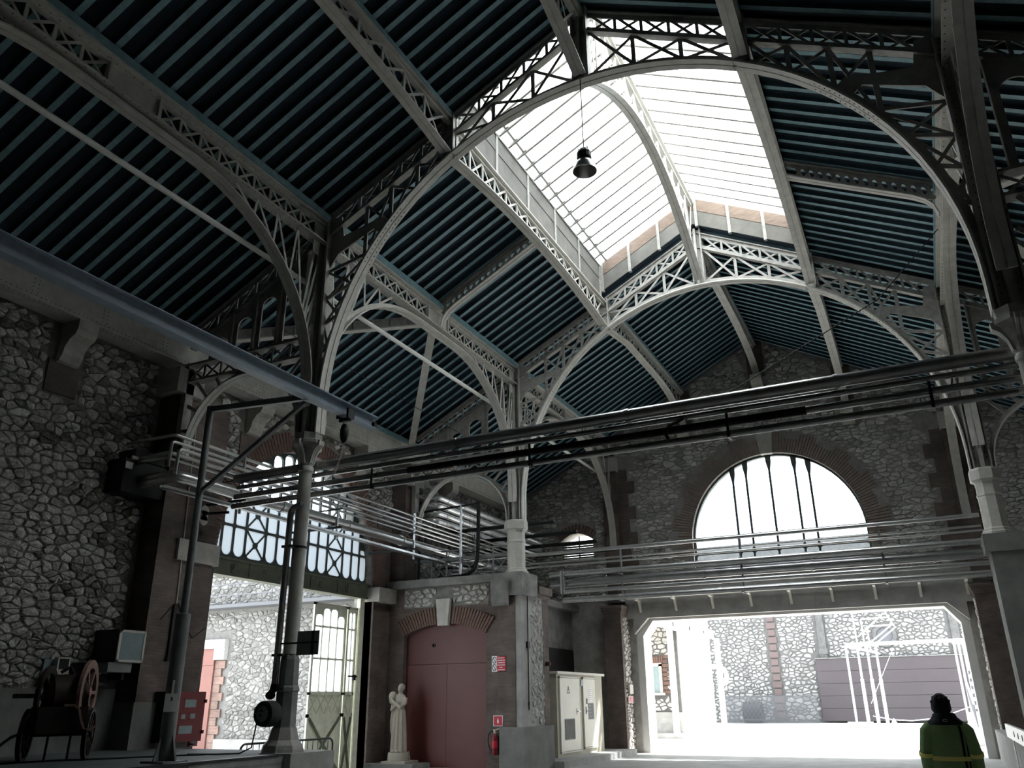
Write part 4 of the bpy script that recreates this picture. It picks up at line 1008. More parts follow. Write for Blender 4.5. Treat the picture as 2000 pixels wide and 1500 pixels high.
for k, (a, b) in enumerate(((-6.12, -5.94), (-6.135, -5.91), (-6.125, -5.915), (-6.14, -5.905), (-6.075, -5.975), (-6.12, -5.92))):
    z = 2.715 - .058 * k; x = a; ln = MB()
    while x < b - .02:
        w = random.uniform(.02, .06); ln.box(x, min(b, x + w), DY - .1235, DY - .123, z - .011, z + .011); x += w + .008
    obj('text_line', ln, 'sign_white', sg)
sg2 = thing('extinguisher_sign', 'small square red extinguisher sign on the brick jamb', 'sign', (-6.11, DY - .02, 1.2))
obj('board', MB().box(-6.25, -5.98, DY - .14, DY - .115, 1.08, 1.33), 'sign_white', sg2); obj('red_field', MB().box(-6.235, -5.995, DY - .143, DY - .14, 1.095, 1.315), 'sign_red', sg2)
obj('pictogram', MB().box(-6.135, -6.095, DY - .145, DY - .143, 1.15, 1.23).box(-6.125, -6.105, DY - .145, DY - .143, 1.23, 1.26), 'sign_white', sg2)
ex = thing('fire_extinguisher', 'red fire extinguisher with black hose hung beside the red door', 'extinguisher', (-6.22, DY - .14, .38))
obj('cylinder', MB().lathe([(.02, .40), (.075, .42), (.08, .48), (.08, .82), (.065, .88), (.03, .91)], (-6.22, DY - .12, 0), 16), 'red_paint', ex, smooth=True)
obj('valve', MB().lathe([(.028, .90), (.028, .97), (.04, .98), (.04, 1.0)], (-6.22, DY - .12, 0), 10).bar((-6.22, DY - .12, .99), (-6.10, DY - .12, 1.02), .03, .02), 'off_white', ex)
obj('hose', MB().tube([(-6.24, DY - .12, .96), (-6.33, DY - .13, .95), (-6.39, DY - .14, .86), (-6.40, DY - .14, .72), (-6.36, DY - .14, .58), (-6.30, DY - .14, .50)], .016, 8), 'black_rubber', ex, smooth=True)
obj('label_band', MB().lathe([(.0815, .58), (.0815, .74)], (-6.22, DY - .12, 0), 16), 'sign_red', ex, smooth=True)
obj('wall_bracket', MB().box(-6.26, -6.18, DY - .05, DY + .0, .6, .75), 'dark_metal', ex)
ab = thing('alarm_beacon', 'small red alarm beacon on the stone corner pillar', 'alarm', (-5.40, 21.5, 2.55))
obj('base', MB().lathe([(.06, 0), (.06, .04), (.045, .05)], (-5.44, 21.5, 2.6), 12, 'x'), 'dark_metal', ab); obj('dome', MB().lathe([(.05, .05), (.05, .09), (.035, .12), (.0, .13)], (-5.44, 21.5, 2.6), 12, 'x'), 'red_paint', ab)
cc = thing('conduit', 'thin rusty conduit with junction box down the corner pillar', 'conduit', (-5.43, 20.3, 1.4))
obj('pipe', MB().tube([(-5.43, 20.32, 4.8), (-5.43, 20.32, 1.65)], .015, 6), 'cart_dark', cc); obj('junction_box', MB().box(-5.46, -5.40, 20.25, 20.39, 2.95, 3.12), 'cart_dark', cc); obj('end_fitting', MB().lathe([(.02, 1.66), (.028, 1.62), (.02, 1.55), (.015, 1.45)], (-5.43, 20.32, 0), 8), 'dark_metal', cc)
es = thing('striped_sign', 'small red and white striped plate on the left gateway pier', 'sign', (-5.4, 28.5, 1.55))
obj('plate', MB().box(-5.40, -5.385, 28.2, 28.75, 1.56, 1.78), 'sign_white', es)
for k in range(4): obj('stripe', MB().box(-5.3855, -5.381, 28.23 + .14 * k, 28.29 + .14 * k, 1.57, 1.77), 'sign_red', es)
obj('call_box', MB().box(-5.40, -5.33, 28.25, 28.6, 1.85, 2.15), 'off_white', es)

# ------------------------------------------------------------------ pipes
def pipe(name, pts, r, m, label, cat='pipe', group=None, n=12, joints=0.0, parent=None, clamp=None):
    t = thing(name, label, cat, pts[0], group)
    P = []
    pts = [Vector(p) for p in pts]
    for i, p in enumerate(pts):                                  # rounded elbows
        if 0 < i < len(pts) - 1:
            a = (pts[i - 1] - p).normalized(); b = (pts[i + 1] - p).normalized(); k = max(r * 2.2, .06)
            for q in range(6):
                u = q / 5; P.append(p + a * k * (1 - u) ** 2 + b * k * u ** 2)
        else: P.append(p)
    obj('pipe_run', MB().tube(P, r, n), m, t, smooth=True)
    if joints:
        for a, b in zip(pts[:-1], pts[1:]):
            L = (b - a).length; k = joints * .6
            while k < L - .1:
                c = a + (b - a) * (k / L); d = (b - a).normalized() * .035; obj('pipe_joint', MB().tube([c - d, c + d], r * 1.12, n), m, t, smooth=True); k += joints
    return t
# four pipes across the nave behind the nearer columns
yp = Y1 + .27
for z, r, dy, lab, mm in ((5.82, .095, 0, 'thick dark pipe topmost of the four crossing the nave', 'dark_pipe'), (5.66, .045, .06, 'thin dark pipe second from top of the four crossing the nave', 'dark_pipe'),
                      (5.465, .055, .02, 'dark pipe third from top of the four crossing the nave', 'dark_pipe'), (5.27, .055, -.02, 'dark pipe lowest of the four crossing the nave', 'dark_pipe')):
    t = pipe('service_pipe', [(-7.7, yp + dy, z - .02), (9.3, yp + dy, z + .06)], r, mm, lab, group='pipes across the nave', joints=3.1)
    if lab.startswith('dark pipe third'): obj('lagging_sleeve', MB().tube([(-3.7, yp + .02, 5.468), (3.0, yp + .02, 5.495)], .064, 12), 'black_rubber', t, smooth=True, label='black lagging sleeve')
for x in (-4.4, -1.3, 1.9, 4.6):
    hg = thing('pipe_hanger', {-4.4: 'iron pipe strap nearest the left column on the nave pipes', -1.3: 'iron pipe strap over the red door side of the nave pipes', 1.9: 'iron pipe strap near the middle of the nave pipes', 4.6: 'iron pipe strap nearest the right column on the nave pipes'}[x], 'hanger', (x, yp, 5.3), 'straps on the nave pipes')
    zs = 5.27 - .02 + .08 * (x + 7.7) / 17 - .055; obj('strap', MB().box(x - .02, x + .02, yp - .10, yp - .085, zs - .01, zs + .36).box(x - .02, x + .02, yp - .10, yp + .08, zs - .012, zs + .004), 'dark_metal', hg)
# bundle along the left aisle
yb0, yb1 = 10.45, 27.2
specs = [(-8.3, 6.50, .032), (-8.3, 6.36, .032), (-8.2, 6.22, .035), (-8.36, 6.15, .04), (-8.42, 6.06, .028)]
nm = ['uppermost', 'second', 'third', 'fourth', 'fifth']
for i, (x, z, r) in enumerate(specs):
    pts = [(x, yb1, z), (x, yb0 + .1 * i, z), (x - .02, yb0 + .1 * i, z - .5)] if i in (1, 2) else [(x, yb1, z), (x, 10.6, z), (-9.6, 10.6, z)]
    pipe('steel_pipe', pts, r, 'steel_pipe', f'{nm[i]} of five slim steel pipes running along the left aisle', group='slim steel pipes in the left aisle', n=10)
pipe('insulated_pipe', [(-8.35, 27.2, 5.74), (-8.35, 10.75, 5.74), (-9.6, 10.75, 5.70)], .125, 'steel_pipe', 'thick grey insulated pipe running along the left aisle', joints=2.4, n=16)
pipe('steel_pipe', [(-8.35, 27.0, 5.46), (-8.35, 10.5, 5.46)], .045, 'steel_pipe', 'single steel pipe below the thick insulated aisle pipe')
ct = thing('cable_tray', 'narrow perforated cable tray lowest in the left aisle', 'tray', (-8.1, 12, 5.38))
obj('tray', MB().box(-8.16, -8.06, 10.3, 20.5, 5.37, 5.38).box(-8.16, -8.155, 10.3, 20.5, 5.37, 5.43).box(-8.065, -8.06, 10.3, 20.5, 5.37, 5.43), 'steel_pipe', ct)
for k in range(40): barpart('rung', (-8.16, 10.4 + .25 * k, 5.39), (-8.06, 10.4 + .25 * k, 5.39), .05, .01, 'dark_metal', ct)
for y, lab in ((12.4, 'pipe bracket near the slender column'), (15.6, 'pipe bracket before the fanlight'), (19.0, 'pipe bracket by the brick pier'), (22.5, 'pipe bracket above the terrace'), (26.8, 'pipe bracket at the far end of the aisle')):
    t = thing('pipe_bracket', 'steel ' + lab, 'bracket', (-8.3, y, 5.9), 'brackets of the aisle pipes')
    obj('upright', MB().box(-8.24, -8.20, y - .02, y + .02, 5.3, 6.56), 'steel_pipe', t); obj('arm', MB().box(-9.7, -8.1, y - .025, y + .025, 5.55, 5.60).box(-9.7, -8.1, y - .02, y + .02, 6.0, 6.03), 'dark_metal', t)
bx = thing('junction_cabinet', 'dark metal box on the left wall where the aisle pipes end', 'box', (-9.55, 10.5, 5.5))
obj('box', MB().box(-9.7, -9.2, 10.3, 11.28, 5.45, 6.1), 'black_rubber', bx)
obj('top_board', MB().box(-9.7, -9.2, 10.5, 11.28, 6.12, 6.32), 'black_rubber', bx)
obj('lamp_glass', MB().box(-9.2, -9.19, 10.32, 10.48, 5.90, 6.03), 'sign_white', bx)
obj('lamp_hood', MB().box(-9.2, -9.16, 10.42, 10.56, 6.1, 6.16), 'off_white', bx)
# silver ducts turning out of the wall above the terrace
dn = ['nearest', 'second', 'third', 'innermost']
for i in range(4):
    x = -8.58 - .05 * i; y = 20.75 + .05 * i
    pipe('silver_duct', [(-9.68, y, 7.44 - .225 * i), (x, y, 7.44 - .225 * i), (x, 28.5, 7.44 - .225 * i)], .098, 'silver_duct', f'{dn[i]} of four shiny silver ducts bending along above the terrace', 'duct', 'silver ducts above the terrace', 16, 1.0)
for y in (22.0, 23.8, 25.6, 27.4):
    obj('support_beam', MB().box(-9.7, -5.3, y - .05, y + .05, 6.60, 6.64).box(-9.7, -5.3, y - .008, y + .008, 6.53, 6.60), 'dark_metal', None,
        label={22.0: 'dark beam under the silver ducts nearest the railing', 23.8: 'second dark beam under the silver ducts', 25.6: 'third dark beam under the silver ducts', 27.4: 'dark beam under the silver ducts beside the end wall'}[y], cat='beam', group='beams under the silver ducts')
# terrace railing
rl = thing('terrace_railing', 'iron terrace railing with crossed diagonal panels above the red door', 'railing', (-7.6, 20.5, 4.88))
yr = 20.5
obj('top_rail', MB().box(-9.1, -6.0, yr - .02, yr + .02, 5.70, 5.74), 'grey_iron', rl); obj('mid_rail', MB().box(-9.1, -6.0, yr - .06, yr + .0, 5.44, 5.52), 'grey_iron', rl); obj('bottom_rail', MB().box(-9.1, -6.0, yr - .015, yr + .015, 4.94, 4.97), 'grey_iron', rl)
for k in range(7):
    x = -9.05 + .5 * k; obj('post', MB().box(x - .018, x + .018, yr - .018, yr + .018, 4.88, 5.74), 'grey_iron', rl)
    if k < 6:
        barpart('diagonal', (x, yr, 4.96), (x + .5, yr, 5.46), .022, .014, 'grey_iron', rl, up=(0, 1, 0)); barpart('diagonal', (x + .5, yr + .012, 4.96), (x, yr + .012, 5.46), .022, .014, 'grey_iron', rl, up=(0, 1, 0))
for k in range(28):
    x = -7.45 + .05 * k; barpart('hanging_wire', (x, yr + .05, 5.45), (x, yr + .05, 6.2 + .2 * (k % 3)), .006, .006, 'dark_metal', rl) if k < 9 else None
fm = thing('cable_stand', 'black upright frame carrying a cable behind the terrace railing', 'frame', (-7.9, 20.45, 4.88))
obj('upright', MB().box(-8.97, -8.93, 20.40, 20.46, 4.88, 6.95), 'black_rubber', fm); obj('upright', MB().box(-7.58, -7.53, 20.40, 20.45, 4.55, 7.02), 'steel_pipe', fm)
obj('top_bar', MB().bar((-8.97, 20.43, 6.93), (-6.95, 20.43, 7.0), .04, .05), 'black_rubber', fm)
cab = [(-6.98, 20.42, 7.02), (-6.98, 20.42, 6.4), (-6.98, 20.40, 5.7), (-7.0, 20.38, 5.35), (-7.08, 20.36, 5.12), (-7.25, 20.34, 5.0), (-7.5, 20.32, 4.95), (-8.0, 20.3, 4.92)]
obj('cable_band', MB().tube(cab, .055, 8), 'black_rubber', fm, smooth=True)
# pipe rack in front of the end wall (between the farther columns)
for z, dy, r, mm, lab in ((5.42, 0, .05, 'steel_pipe', 'uppermost pipe of the rack in front of the half-round window'), (5.20, .1, .025, 'steel_pipe', 'thin second pipe of the rack in front of the half-round window'),
                      (5.08, .0, .025, 'steel_pipe', 'thin third pipe of the rack in front of the half-round window'), (4.83, -.05, .075, 'steel_pipe', 'fat shiny fourth pipe of the rack above the gateway'),
                      (4.60, .05, .12, 'dark_pipe', 'fat dark fifth pipe of the rack above the gateway'), (4.36, -.1, .05, 'steel_pipe', 'sixth pipe of the rack above the gateway'), (4.14, -.1, .07, 'steel_pipe', 'lowest pipe of the rack above the gateway')):
    x0 = -5.3 if z > 5 else (-4.9 if z > 4.4 else -4.5)
    pts = [(x0, Y2 + .35 + dy, z), (5.5, Y2 + .35 + dy, z)]
    if z > 5.0: pts = [(-8.0, Y2 + .35 + dy, z)] + pts[1:]
    pipe('rack_pipe', pts, r, mm, lab, group='pipe rack before the end wall', joints=2.6)
for x, lab in ((-2.9, 'thin upright hanger nearest the corner pillar on the pipe rack'), (.2, 'thin upright hanger in the middle of the pipe rack'), (3.4, 'thin upright hanger nearest the right pillar on the pipe rack')):
    t = thing('rack_hanger', lab, 'hanger', (x, Y2 + .4, 4.05), 'uprights of the pipe rack'); obj('upright', MB().box(x - .02, x + .02, Y2 + .39, Y2 + .43, 4.04, 5.46), 'grey_iron', t); obj('cross_arm', MB().box(x - .025, x + .025, Y2 + .15, Y2 + .5, 4.05, 4.07).box(x - .025, x + .025, Y2 + .15, Y2 + .5, 4.72, 4.745), 'grey_iron', t)
pipe('drop_pipe', [(-4.5, Y2 + .2, 4.9), (-4.5, Y2 + .2, 4.3)], .055, 'steel_pipe', 'short upright pipe stub at the left of the pipe rack')
ctr = thing('cable_ladder', 'flat cable ladder hung under the pipe rack before the gateway beam', 'tray', (0, Y3 - .5, 4.9))
obj('side_rail', MB().box(-5.3, 5.9, Y3 - .80, Y3 - .76, 4.95, 5.02), 'off_white', ctr); obj('side_rail', MB().box(-5.3, 5.9, Y3 - .48, Y3 - .44, 4.95, 5.02), 'off_white', ctr); obj('cables', MB().tube([(-5.4, Y3 - .72, 5.05), (-2, Y3 - .70, 5.06), (0, Y3 - .7, 5.12), (5.8, Y3 - .7, 5.07)], .03, 8).tube([(-5.4, Y3 - .6, 5.05), (5.8, Y3 - .62, 5.06)], .025, 8), 'dark_metal', ctr)
for k in range(9):
    x = -4.9 + 1.28 * k; obj('bracket_arm', MB().prism([(Y3 - .22, 4.98), (Y3 - .82, 4.94), (Y3 - .82, 4.90), (Y3 - .42, 4.88), (Y3 - .22, 4.52)], 'x', x - .04, x + .04), 'off_white', ctr)
# white conduit tube between columns along the left aisle girder
pipe('light_conduit', [(-6.05, 2.0, 9.56), (-6.05, 28.6, 9.62)], .05, 'tube_white', 'long white conduit tube running under the left column girders', joints=3.4)
wr_ = thing('stay_wire', 'thin black wire slanting under the left aisle roof', 'wire', (-7.0, 14, 9.5)); obj('wire', MB().tube([(-7.6, 12.2, 9.35), (-7.3, 20.0, 9.0)], .008, 5), 'black_rubber', wr_)
wr2 = thing('stay_wire', 'thin black wire slanting across the right bay down to the nave pipes', 'wire', (3, 14, 8)); obj('wire', MB().tube([(5.3, Y1 + 2.2, 8.9), (4.2, Y1 + 1.2, 7.4), (1.25, Y1 + .3, 5.62)], .009, 5), 'black_rubber', wr2); obj('coil', MB().tube([(1.25, Y1 + .2, 5.62), (1.05, Y1 + .12, 5.52), (.98, Y1 + .12, 5.40), (1.02, Y1 + .14, 5.3)], .03, 6), 'black_rubber', wr2)

# ------------------------------------------------------------------ jib crane and monorail
jc = thing('jib_crane', 'grey steel jib post with horizontal arm and diagonal brace on the platform', 'crane', (-5.83, 9.09, .92))
jx, jy = -5.83, 9.09
obj('base_plate', MB().box(jx - .22, jx + .22, jy - .22, jy + .22, .92, .945), 'grey_iron', jc)
for dx, dy in ((1, 0), (-1, 0), (0, 1), (0, -1)):
    pts = [(.09, .945), (.21, .945), (.09, 1.35)]; m = MB(); v = []
    for w in (-.01, .01):
        for u, h in pts: v.append((jx + dx * u + dy * w, jy + dy * u + dx * w, h))
    m.add(v, [(0, 1, 2), (5, 4, 3), (0, 3, 4, 1), (1, 4, 5, 2), (2, 5, 3, 0)]); obj('stiffener', m, 'grey_iron', jc)
obj('lower_post', MB().lathe([(.105, .945), (.105, 2.92), (.085, 2.93)], (jx, jy, 0), 20), 'grey_iron', jc, smooth=True)
obj('upper_post', MB().lathe([(.055, 2.92), (.055, 6.18)], (jx, jy, 0), 14), 'grey_iron', jc, smooth=True)
obj('arm', MB().bar((jx, jy, 6.13), (-3.86, 9.12, 6.02), .07, .09), 'grey_iron', jc)
obj('brace', MB().bar((jx, jy, 4.75), (-3.9, 9.12, 5.94), .06, .06), 'grey_iron', jc)
tg = thing('tag_plate', 'small white tag plate hanging on the jib post', 'tag', (jx + .1, jy - .1, 1.62))
tc = Vector((jx + .10, jy - .105, 1.70)); tw = Vector((.68, .73, 0)); tf = Vector((.73, -.68, 0))
obj('plate', MB().bar(tc - tw * .09, tc + tw * .09, .008, .24), 'sign_white', tg); obj('strap', MB().bar(tc + Vector((0, 0, .12)), tc + Vector((0, 0, .30)), .03, .006, tf), 'sign_white', tg); obj('plate_mark', MB().bar(tc + tf * .006 - tw * .01 + Vector((0, 0, .05)), tc + tf * .006 + tw * .01 + Vector((0, 0, .05)), .004, .05), 'fence_grey', tg)
mr = thing('monorail_beam', 'grey steel monorail beam hanging high along the left of the nave', 'beam', (-3.85, 7, 6.05))
obj('web', MB().box(-3.86, -3.84, 1.6, 10.84, 6.0, 6.2), 'beam_grey', mr); obj('top_flange', MB().box(-3.93, -3.77, 1.6, 10.84, 6.19, 6.205), 'beam_grey', mr); obj('bottom_flange', MB().box(-3.93, -3.77, 1.6, 10.84, 5.985, 6.0), 'beam_grey', mr); obj('end_stop', MB().box(-3.92, -3.78, 10.76, 10.82, 6.0, 6.1), 'dark_metal', mr)
ho = thing('chain_hoist', 'chain hoist with hook hanging from the monorail beam', 'hoist', (-3.85, 10.05, 5.0))
obj('trolley', MB().box(-3.97, -3.93, 9.97, 10.13, 5.94, 6.1).box(-3.77, -3.73, 9.97, 10.13, 5.94, 6.1).box(-3.95, -3.75, 10.02, 10.08, 5.90, 5.96), 'dark_metal', ho)
obj('block', MB().lathe([(.02, 5.86), (.05, 5.84), (.07, 5.76), (.07, 5.66), (.05, 5.58), (.02, 5.54)], (-3.85, 10.05, 0), 12), 'dark_metal', ho, smooth=True)
obj('hanger_link', MB().tube([(-3.85 + .03 * math.cos(a), 10.05, 5.9 + .06 * math.sin(a)) for a in [2 * PI * k / 12 for k in range(12)]], .008, 6, closed=True), 'steel_pipe', ho)
ch = [(-3.85, 10.05, 5.54), (-3.85, 10.0, 5.3), (-3.86, 9.93, 5.1), (-3.87, 9.86, 4.95), (-3.9, 9.75, 4.88)]
cv = [Vector(c) for c in ch]; k = 0
for a, b in zip(cv[:-1], cv[1:]):
    nn = max(2, int((b - a).length / .05))
    for j in range(nn):
        c = a.lerp(b, (j + .5) / nn); d = (b - a).normalized(); s = d.cross(Vector((1, 0, 0) if k % 2 else (0, 1, 0))); s = s.normalized() if s.length > .1 else Vector((0, 0, 1))
        obj('chain_link', MB().tube([c + d * .032 * math.cos(t) + s * .016 * math.sin(t) for t in [2 * PI * q / 10 for q in range(10)]], .006, 5, closed=True), 'steel_pipe', ho); k += 1
# pendant lamp under the nearer truss
lp = thing('pendant_lamp', 'bell-shaped metal pendant lamp hanging below the lantern', 'lamp', (0, Y1 - .12, 10.3))
ly = Y1 - .12
obj('cord', MB().tube([(0, ly, 12.3), (0, ly, 10.72)], .01, 6), 'dark_metal', lp)
obj('ballast_box', MB().lathe([(.02, 10.74), (.10, 10.72), (.13, 10.66), (.13, 10.55), (.10, 10.53)], (0, ly, 0), 14), 'dark_metal', lp); obj('shade', MB().lathe([(.08, 10.54), (.12, 10.50), (.19, 10.40), (.215, 10.28), (.205, 10.28), (.18, 10.38), (.11, 10.48)], (0, ly, 0), 24), 'steel_pipe', lp, smooth=True)
for k in range(5): obj('terminal', MB().box(-.1 + .04 * k, -.08 + .04 * k, ly - .02, ly + .02, 10.70, 10.78), 'dark_metal', lp)
# pipe, hose reel and plate on the slender column
pipe('drain_pipe', [(-5.62, Y1 - .18, 4.98), (-5.84, Y1 - .20, 4.93), (-5.86, Y1 - .20, 1.95)], .055, 'dark_pipe', 'dark pipe with elbow running down beside the slender column')
vv = thing('pipe_valve', 'black valve hanging at the foot of the column pipe', 'valve', (-5.9, Y1 - .2, 1.8)); obj('body', MB().tube([(-5.86, Y1 - .2, 1.98), (-5.88, Y1 - .2, 1.88), (-5.93, Y1 - .2, 1.82)], .06, 10).ellipsoid((-5.93, Y1 - .2, 1.80), (.09, .07, .07), 12, 8), 'black_rubber', vv)
for z, lab in ((4.25, 'black strap high on the slender column'), (2.43, 'black strap low on the slender column')): obj('column_strap', MB().lathe([(.135, z - .02), (.135, z + .02)], (-A, Y1, 0), 16).box(-5.95, -5.72, Y1 - .24, Y1 - .1, z - .02, z + .02), 'black_rubber', None, label=lab, cat='strap')
pt = thing('plate_sign', 'plain grey sign plate seen from behind on the slender column', 'sign', (-5.2, Y1 - .25, 2.4))
obj('plate', MB().box(-5.40, -4.95, Y1 - .27, Y1 - .26, 2.41, 2.79), 'grey_iron', pt); obj('back_rail', MB().box(-5.75, -4.96, Y1 - .285, Y1 - .27, 2.59, 2.62), 'dark_metal', pt); obj('back_rail', MB().box(-5.09, -5.05, Y1 - .29, Y1 - .275, 2.41, 2.79), 'dark_metal', pt)
hr = thing('hose_reel', 'round black cable reel fixed to the slender column', 'reel', (-5.8, Y1 - .25, 1.5))
obj('drum', MB().lathe([(.05, -.17), (.17, -.17), (.195, -.15), (.20, -.08), (.20, .06), (.18, .10), (.05, .10)], (-5.80, Y1 - .33, 1.52), 24, 'y'), 'black_rubber', hr, smooth=True)
obj('face_disc', MB().lathe([(.0, -.180), (.115, -.180), (.12, -.17)], (-5.80, Y1 - .33, 1.52), 24, 'y'), 'grey_iron', hr)
obj('face_mark', MB().box(-5.84, -5.78, Y1 - .515, Y1 - .51, 1.55, 1.58).box(-5.86, -5.80, Y1 - .515, Y1 - .51, 1.48, 1.51), 'dark_metal', hr)
obj('handle', MB().tube([(-5.95, Y1 - .42, 1.66), (-5.98, Y1 - .5, 1.6), (-5.92, Y1 - .52, 1.52)], .01, 6), 'dark_metal', hr)
obj('cable', MB().tube([(-5.97, Y1 - .40, 1.48), (-5.99, Y1 - .42, 1.25), (-6.0, Y1 - .45, 1.02), (-6.1, Y1 - .6, .94), (-6.4, Y1 - .8, .935), (-6.9, Y1 - .9, .935)], .013, 6), 'black_rubber', hr, smooth=True)
fc = thing('floor_cable', 'long black cable lying along the platform', 'cable', (-8, 8, .93)); obj('cable', MB().tube([(-7.9, 4.5, .932), (-7.85, 8.2, .932), (-7.7, 8.95, .932), (-7.45, 9.1, .932), (-7.35, 9.3, .932), (-7.0, 9.9, .932), (-6.6, 10.6, .932)], .014, 6), 'black_rubber', fc, smooth=True)
# crowd barrier
def barrier(y0, y1, x, label):
    b = thing('crowd_barrier', label, 'barrier', (x, (y0 + y1) / 2, 0), 'crowd barriers behind the platform')
    P = [(x, y0, 0.02), (x, y0, .82)] + [(x, y0 + .12 - .12 * math.cos(t), .86 + .12 * math.sin(t)) for t in [PI / 2 * k / 5 for k in range(6)]] + [(x, y1 - .12 + .12 * math.sin(t), .86 + .12 * math.cos(t)) for t in [PI / 2 * k / 5 for k in range(6)]] + [(x, y1, .82), (x, y1, .02)]
    obj('frame', MB().tube(P, .02, 8), 'dark_metal', b, smooth=True); obj('bottom_rail', MB().tube([(x, y0, .2), (x, y1, .2)], .014, 8), 'dark_metal', b)
    n = int((y1 - y0) / .16)
    for k in range(1, n): obj('rod', MB().tube([(x, y0 + (y1 - y0) * k / n, .2), (x, y0 + (y1 - y0) * k / n, .98)], .008, 6), 'dark_metal', b)
barrier(12.45, 13.6, -7.6, 'black crowd barrier behind the slender column')
barrier(13.7, 15.15, -7.6, 'black crowd barrier in front of the braced gate panel')

# ------------------------------------------------------------------ wall fittings on the left wall
mo = thing('wall_monitor', 'boxed grey display panel on a bracket on the left wall', 'monitor', (-9.2, 10.7, 2.3))
obj('housing', MB().box(-9.62, -9.0, 10.61, 11.2, 2.38, 2.95), 'dark_metal', mo); obj('screen', MB().box(-9.0, -8.985, 10.66, 11.15, 2.43, 2.90), 'screen_grey', mo)
obj('bezel', MB().box(-9.0, -8.975, 10.61, 10.66, 2.39, 2.94).box(-9.0, -8.975, 11.15, 11.19, 2.39, 2.94).box(-9.0, -8.975, 10.61, 11.19, 2.90, 2.94).box(-9.0, -8.975, 10.61, 11.19, 2.39, 2.43), 'off_white', mo)
obj('bracket', MB().box(-9.7, -9.3, 10.25, 10.3, 2.0, 2.38).box(-9.7, -9.3, 11.05, 11.1, 2.1, 2.38).tube([(-9.66, 10.25, 1.85), (-9.55, 10.3, 2.0), (-9.5, 10.45, 2.05), (-9.52, 10.5, 1.95), (-9.6, 10.4, 1.9)], .02, 6), 'dark_metal', mo); obj('lower_tray', MB().box(-9.35, -9.02, 10.5, 11.0, 2.22, 2.38), 'grey_iron', mo)
ph = thing('wall_meter', 'tall pale meter box with dark display on the left wall', 'meter', (-9.55, 9.95, 2.0))
obj('back_box', MB().box(-9.7, -9.58, 9.68, 10.08, 1.98, 2.42), 'screen_grey', ph); obj('front', MB().box(-9.58, -9.48, 9.86, 10.10, 2.02, 2.46), 'off_white', ph); obj('display', MB().box(-9.48, -9.475, 9.89, 10.07, 2.26, 2.43), 'dark_metal', ph); obj('keys', MB().box(-9.48, -9.47, 9.9, 9.96, 2.04, 2.07).box(-9.48, -9.47, 10.0, 10.06, 2.04, 2.07), 'dark_metal', ph)
rc = thing('red_fire_cabinet', 'red steel fire cabinet with four small windows beside the brick pilaster', 'cabinet', (-9.0, 12.2, .98))
obj('body', MB().box(-9.14, -8.86, 11.72, 12.68, 1.02, 1.90), 'cart_dark', rc)
dd = obj('door', MB().box(-8.86, -8.83, 11.78, 12.68, 1.02, 1.90), 'red_paint', rc)
for y0, y1, z0, z1 in ((12.18, 12.45, 1.62, 1.76), (12.12, 12.22, 1.42, 1.50), (12.34, 12.46, 1.42, 1.51), (12.10, 12.42, 1.16, 1.30)):
    obj('pane', MB().box(-8.829, -8.825, y0, y1, z0, z1), 'screen_grey', dd); obj('pane_rim', MB().box(-8.83, -8.82, y0 - .03, y1 + .03, z1, z1 + .02).box(-8.83, -8.82, y0 - .03, y1 + .03, z0 - .02, z0), 'red_paint', dd)
obj('hinge', MB().box(-8.86, -8.80, 12.66, 12.70, 1.7, 1.76).box(-8.86, -8.80, 12.66, 12.70, 1.15, 1.21), 'cart_dark', rc); obj('leg', MB().box(-9.0, -8.95, 12.52, 12.57, .92, 1.02).box(-8.98, -8.86, 12.52, 12.57, .95, .98), 'red_paint', rc); obj('leg', MB().box(-9.0, -8.95, 11.85, 11.9, .92, 1.02), 'red_paint', rc)
cs = thing('cable_cover', 'dark vertical cable cover on the brick pilaster', 'conduit', (-9.12, 11.9, 2.5)); obj('cover', MB().box(-9.15, -9.10, 11.86, 11.95, 2.45, 3.5), 'cart_dark', cs); obj('cable', MB().tube([(-9.13, 11.6, 3.2), (-9.11, 11.8, 3.45), (-9.10, 11.95, 3.52), (-9.10, 12.1, 3.2), (-9.1, 12.4, 2.9), (-9.1, 12.7, 3.1)], .012, 6), 'black_rubber', cs)
cd = thing('conduit', 'long thin vertical conduit up the brick pilaster', 'conduit', (-9.13, 11.75, 3.5)); obj('pipe', MB().tube([(-9.13, 11.93, 3.5), (-9.13, 11.80, 7.6)], .012, 6), 'off_white', cd)
pp = thing('pipe_plate', 'round pale plate with black pipe end high on the pilaster', 'plate', (-9.14, 12.4, 5.0)); obj('plate', MB().lathe([(.11, 0), (.11, .02)], (-9.15, 12.35, 5.45), 16, 'x').box(-9.15, -9.13, 12.25, 12.45, 5.25, 5.45).lathe([(.11, 0), (.11, .02)], (-9.15, 12.35, 5.25), 16, 'x'), 'off_white', pp); obj('pipe_end', MB().tube([(-9.1, 12.28, 5.36), (-8.7, 12.6, 5.42)], .03, 8), 'black_rubber', pp); obj('socket_hole', MB().lathe([(.05, 0), (.05, .015)], (-9.15, 12.35, 4.98), 12, 'x'), 'black_rubber', pp)

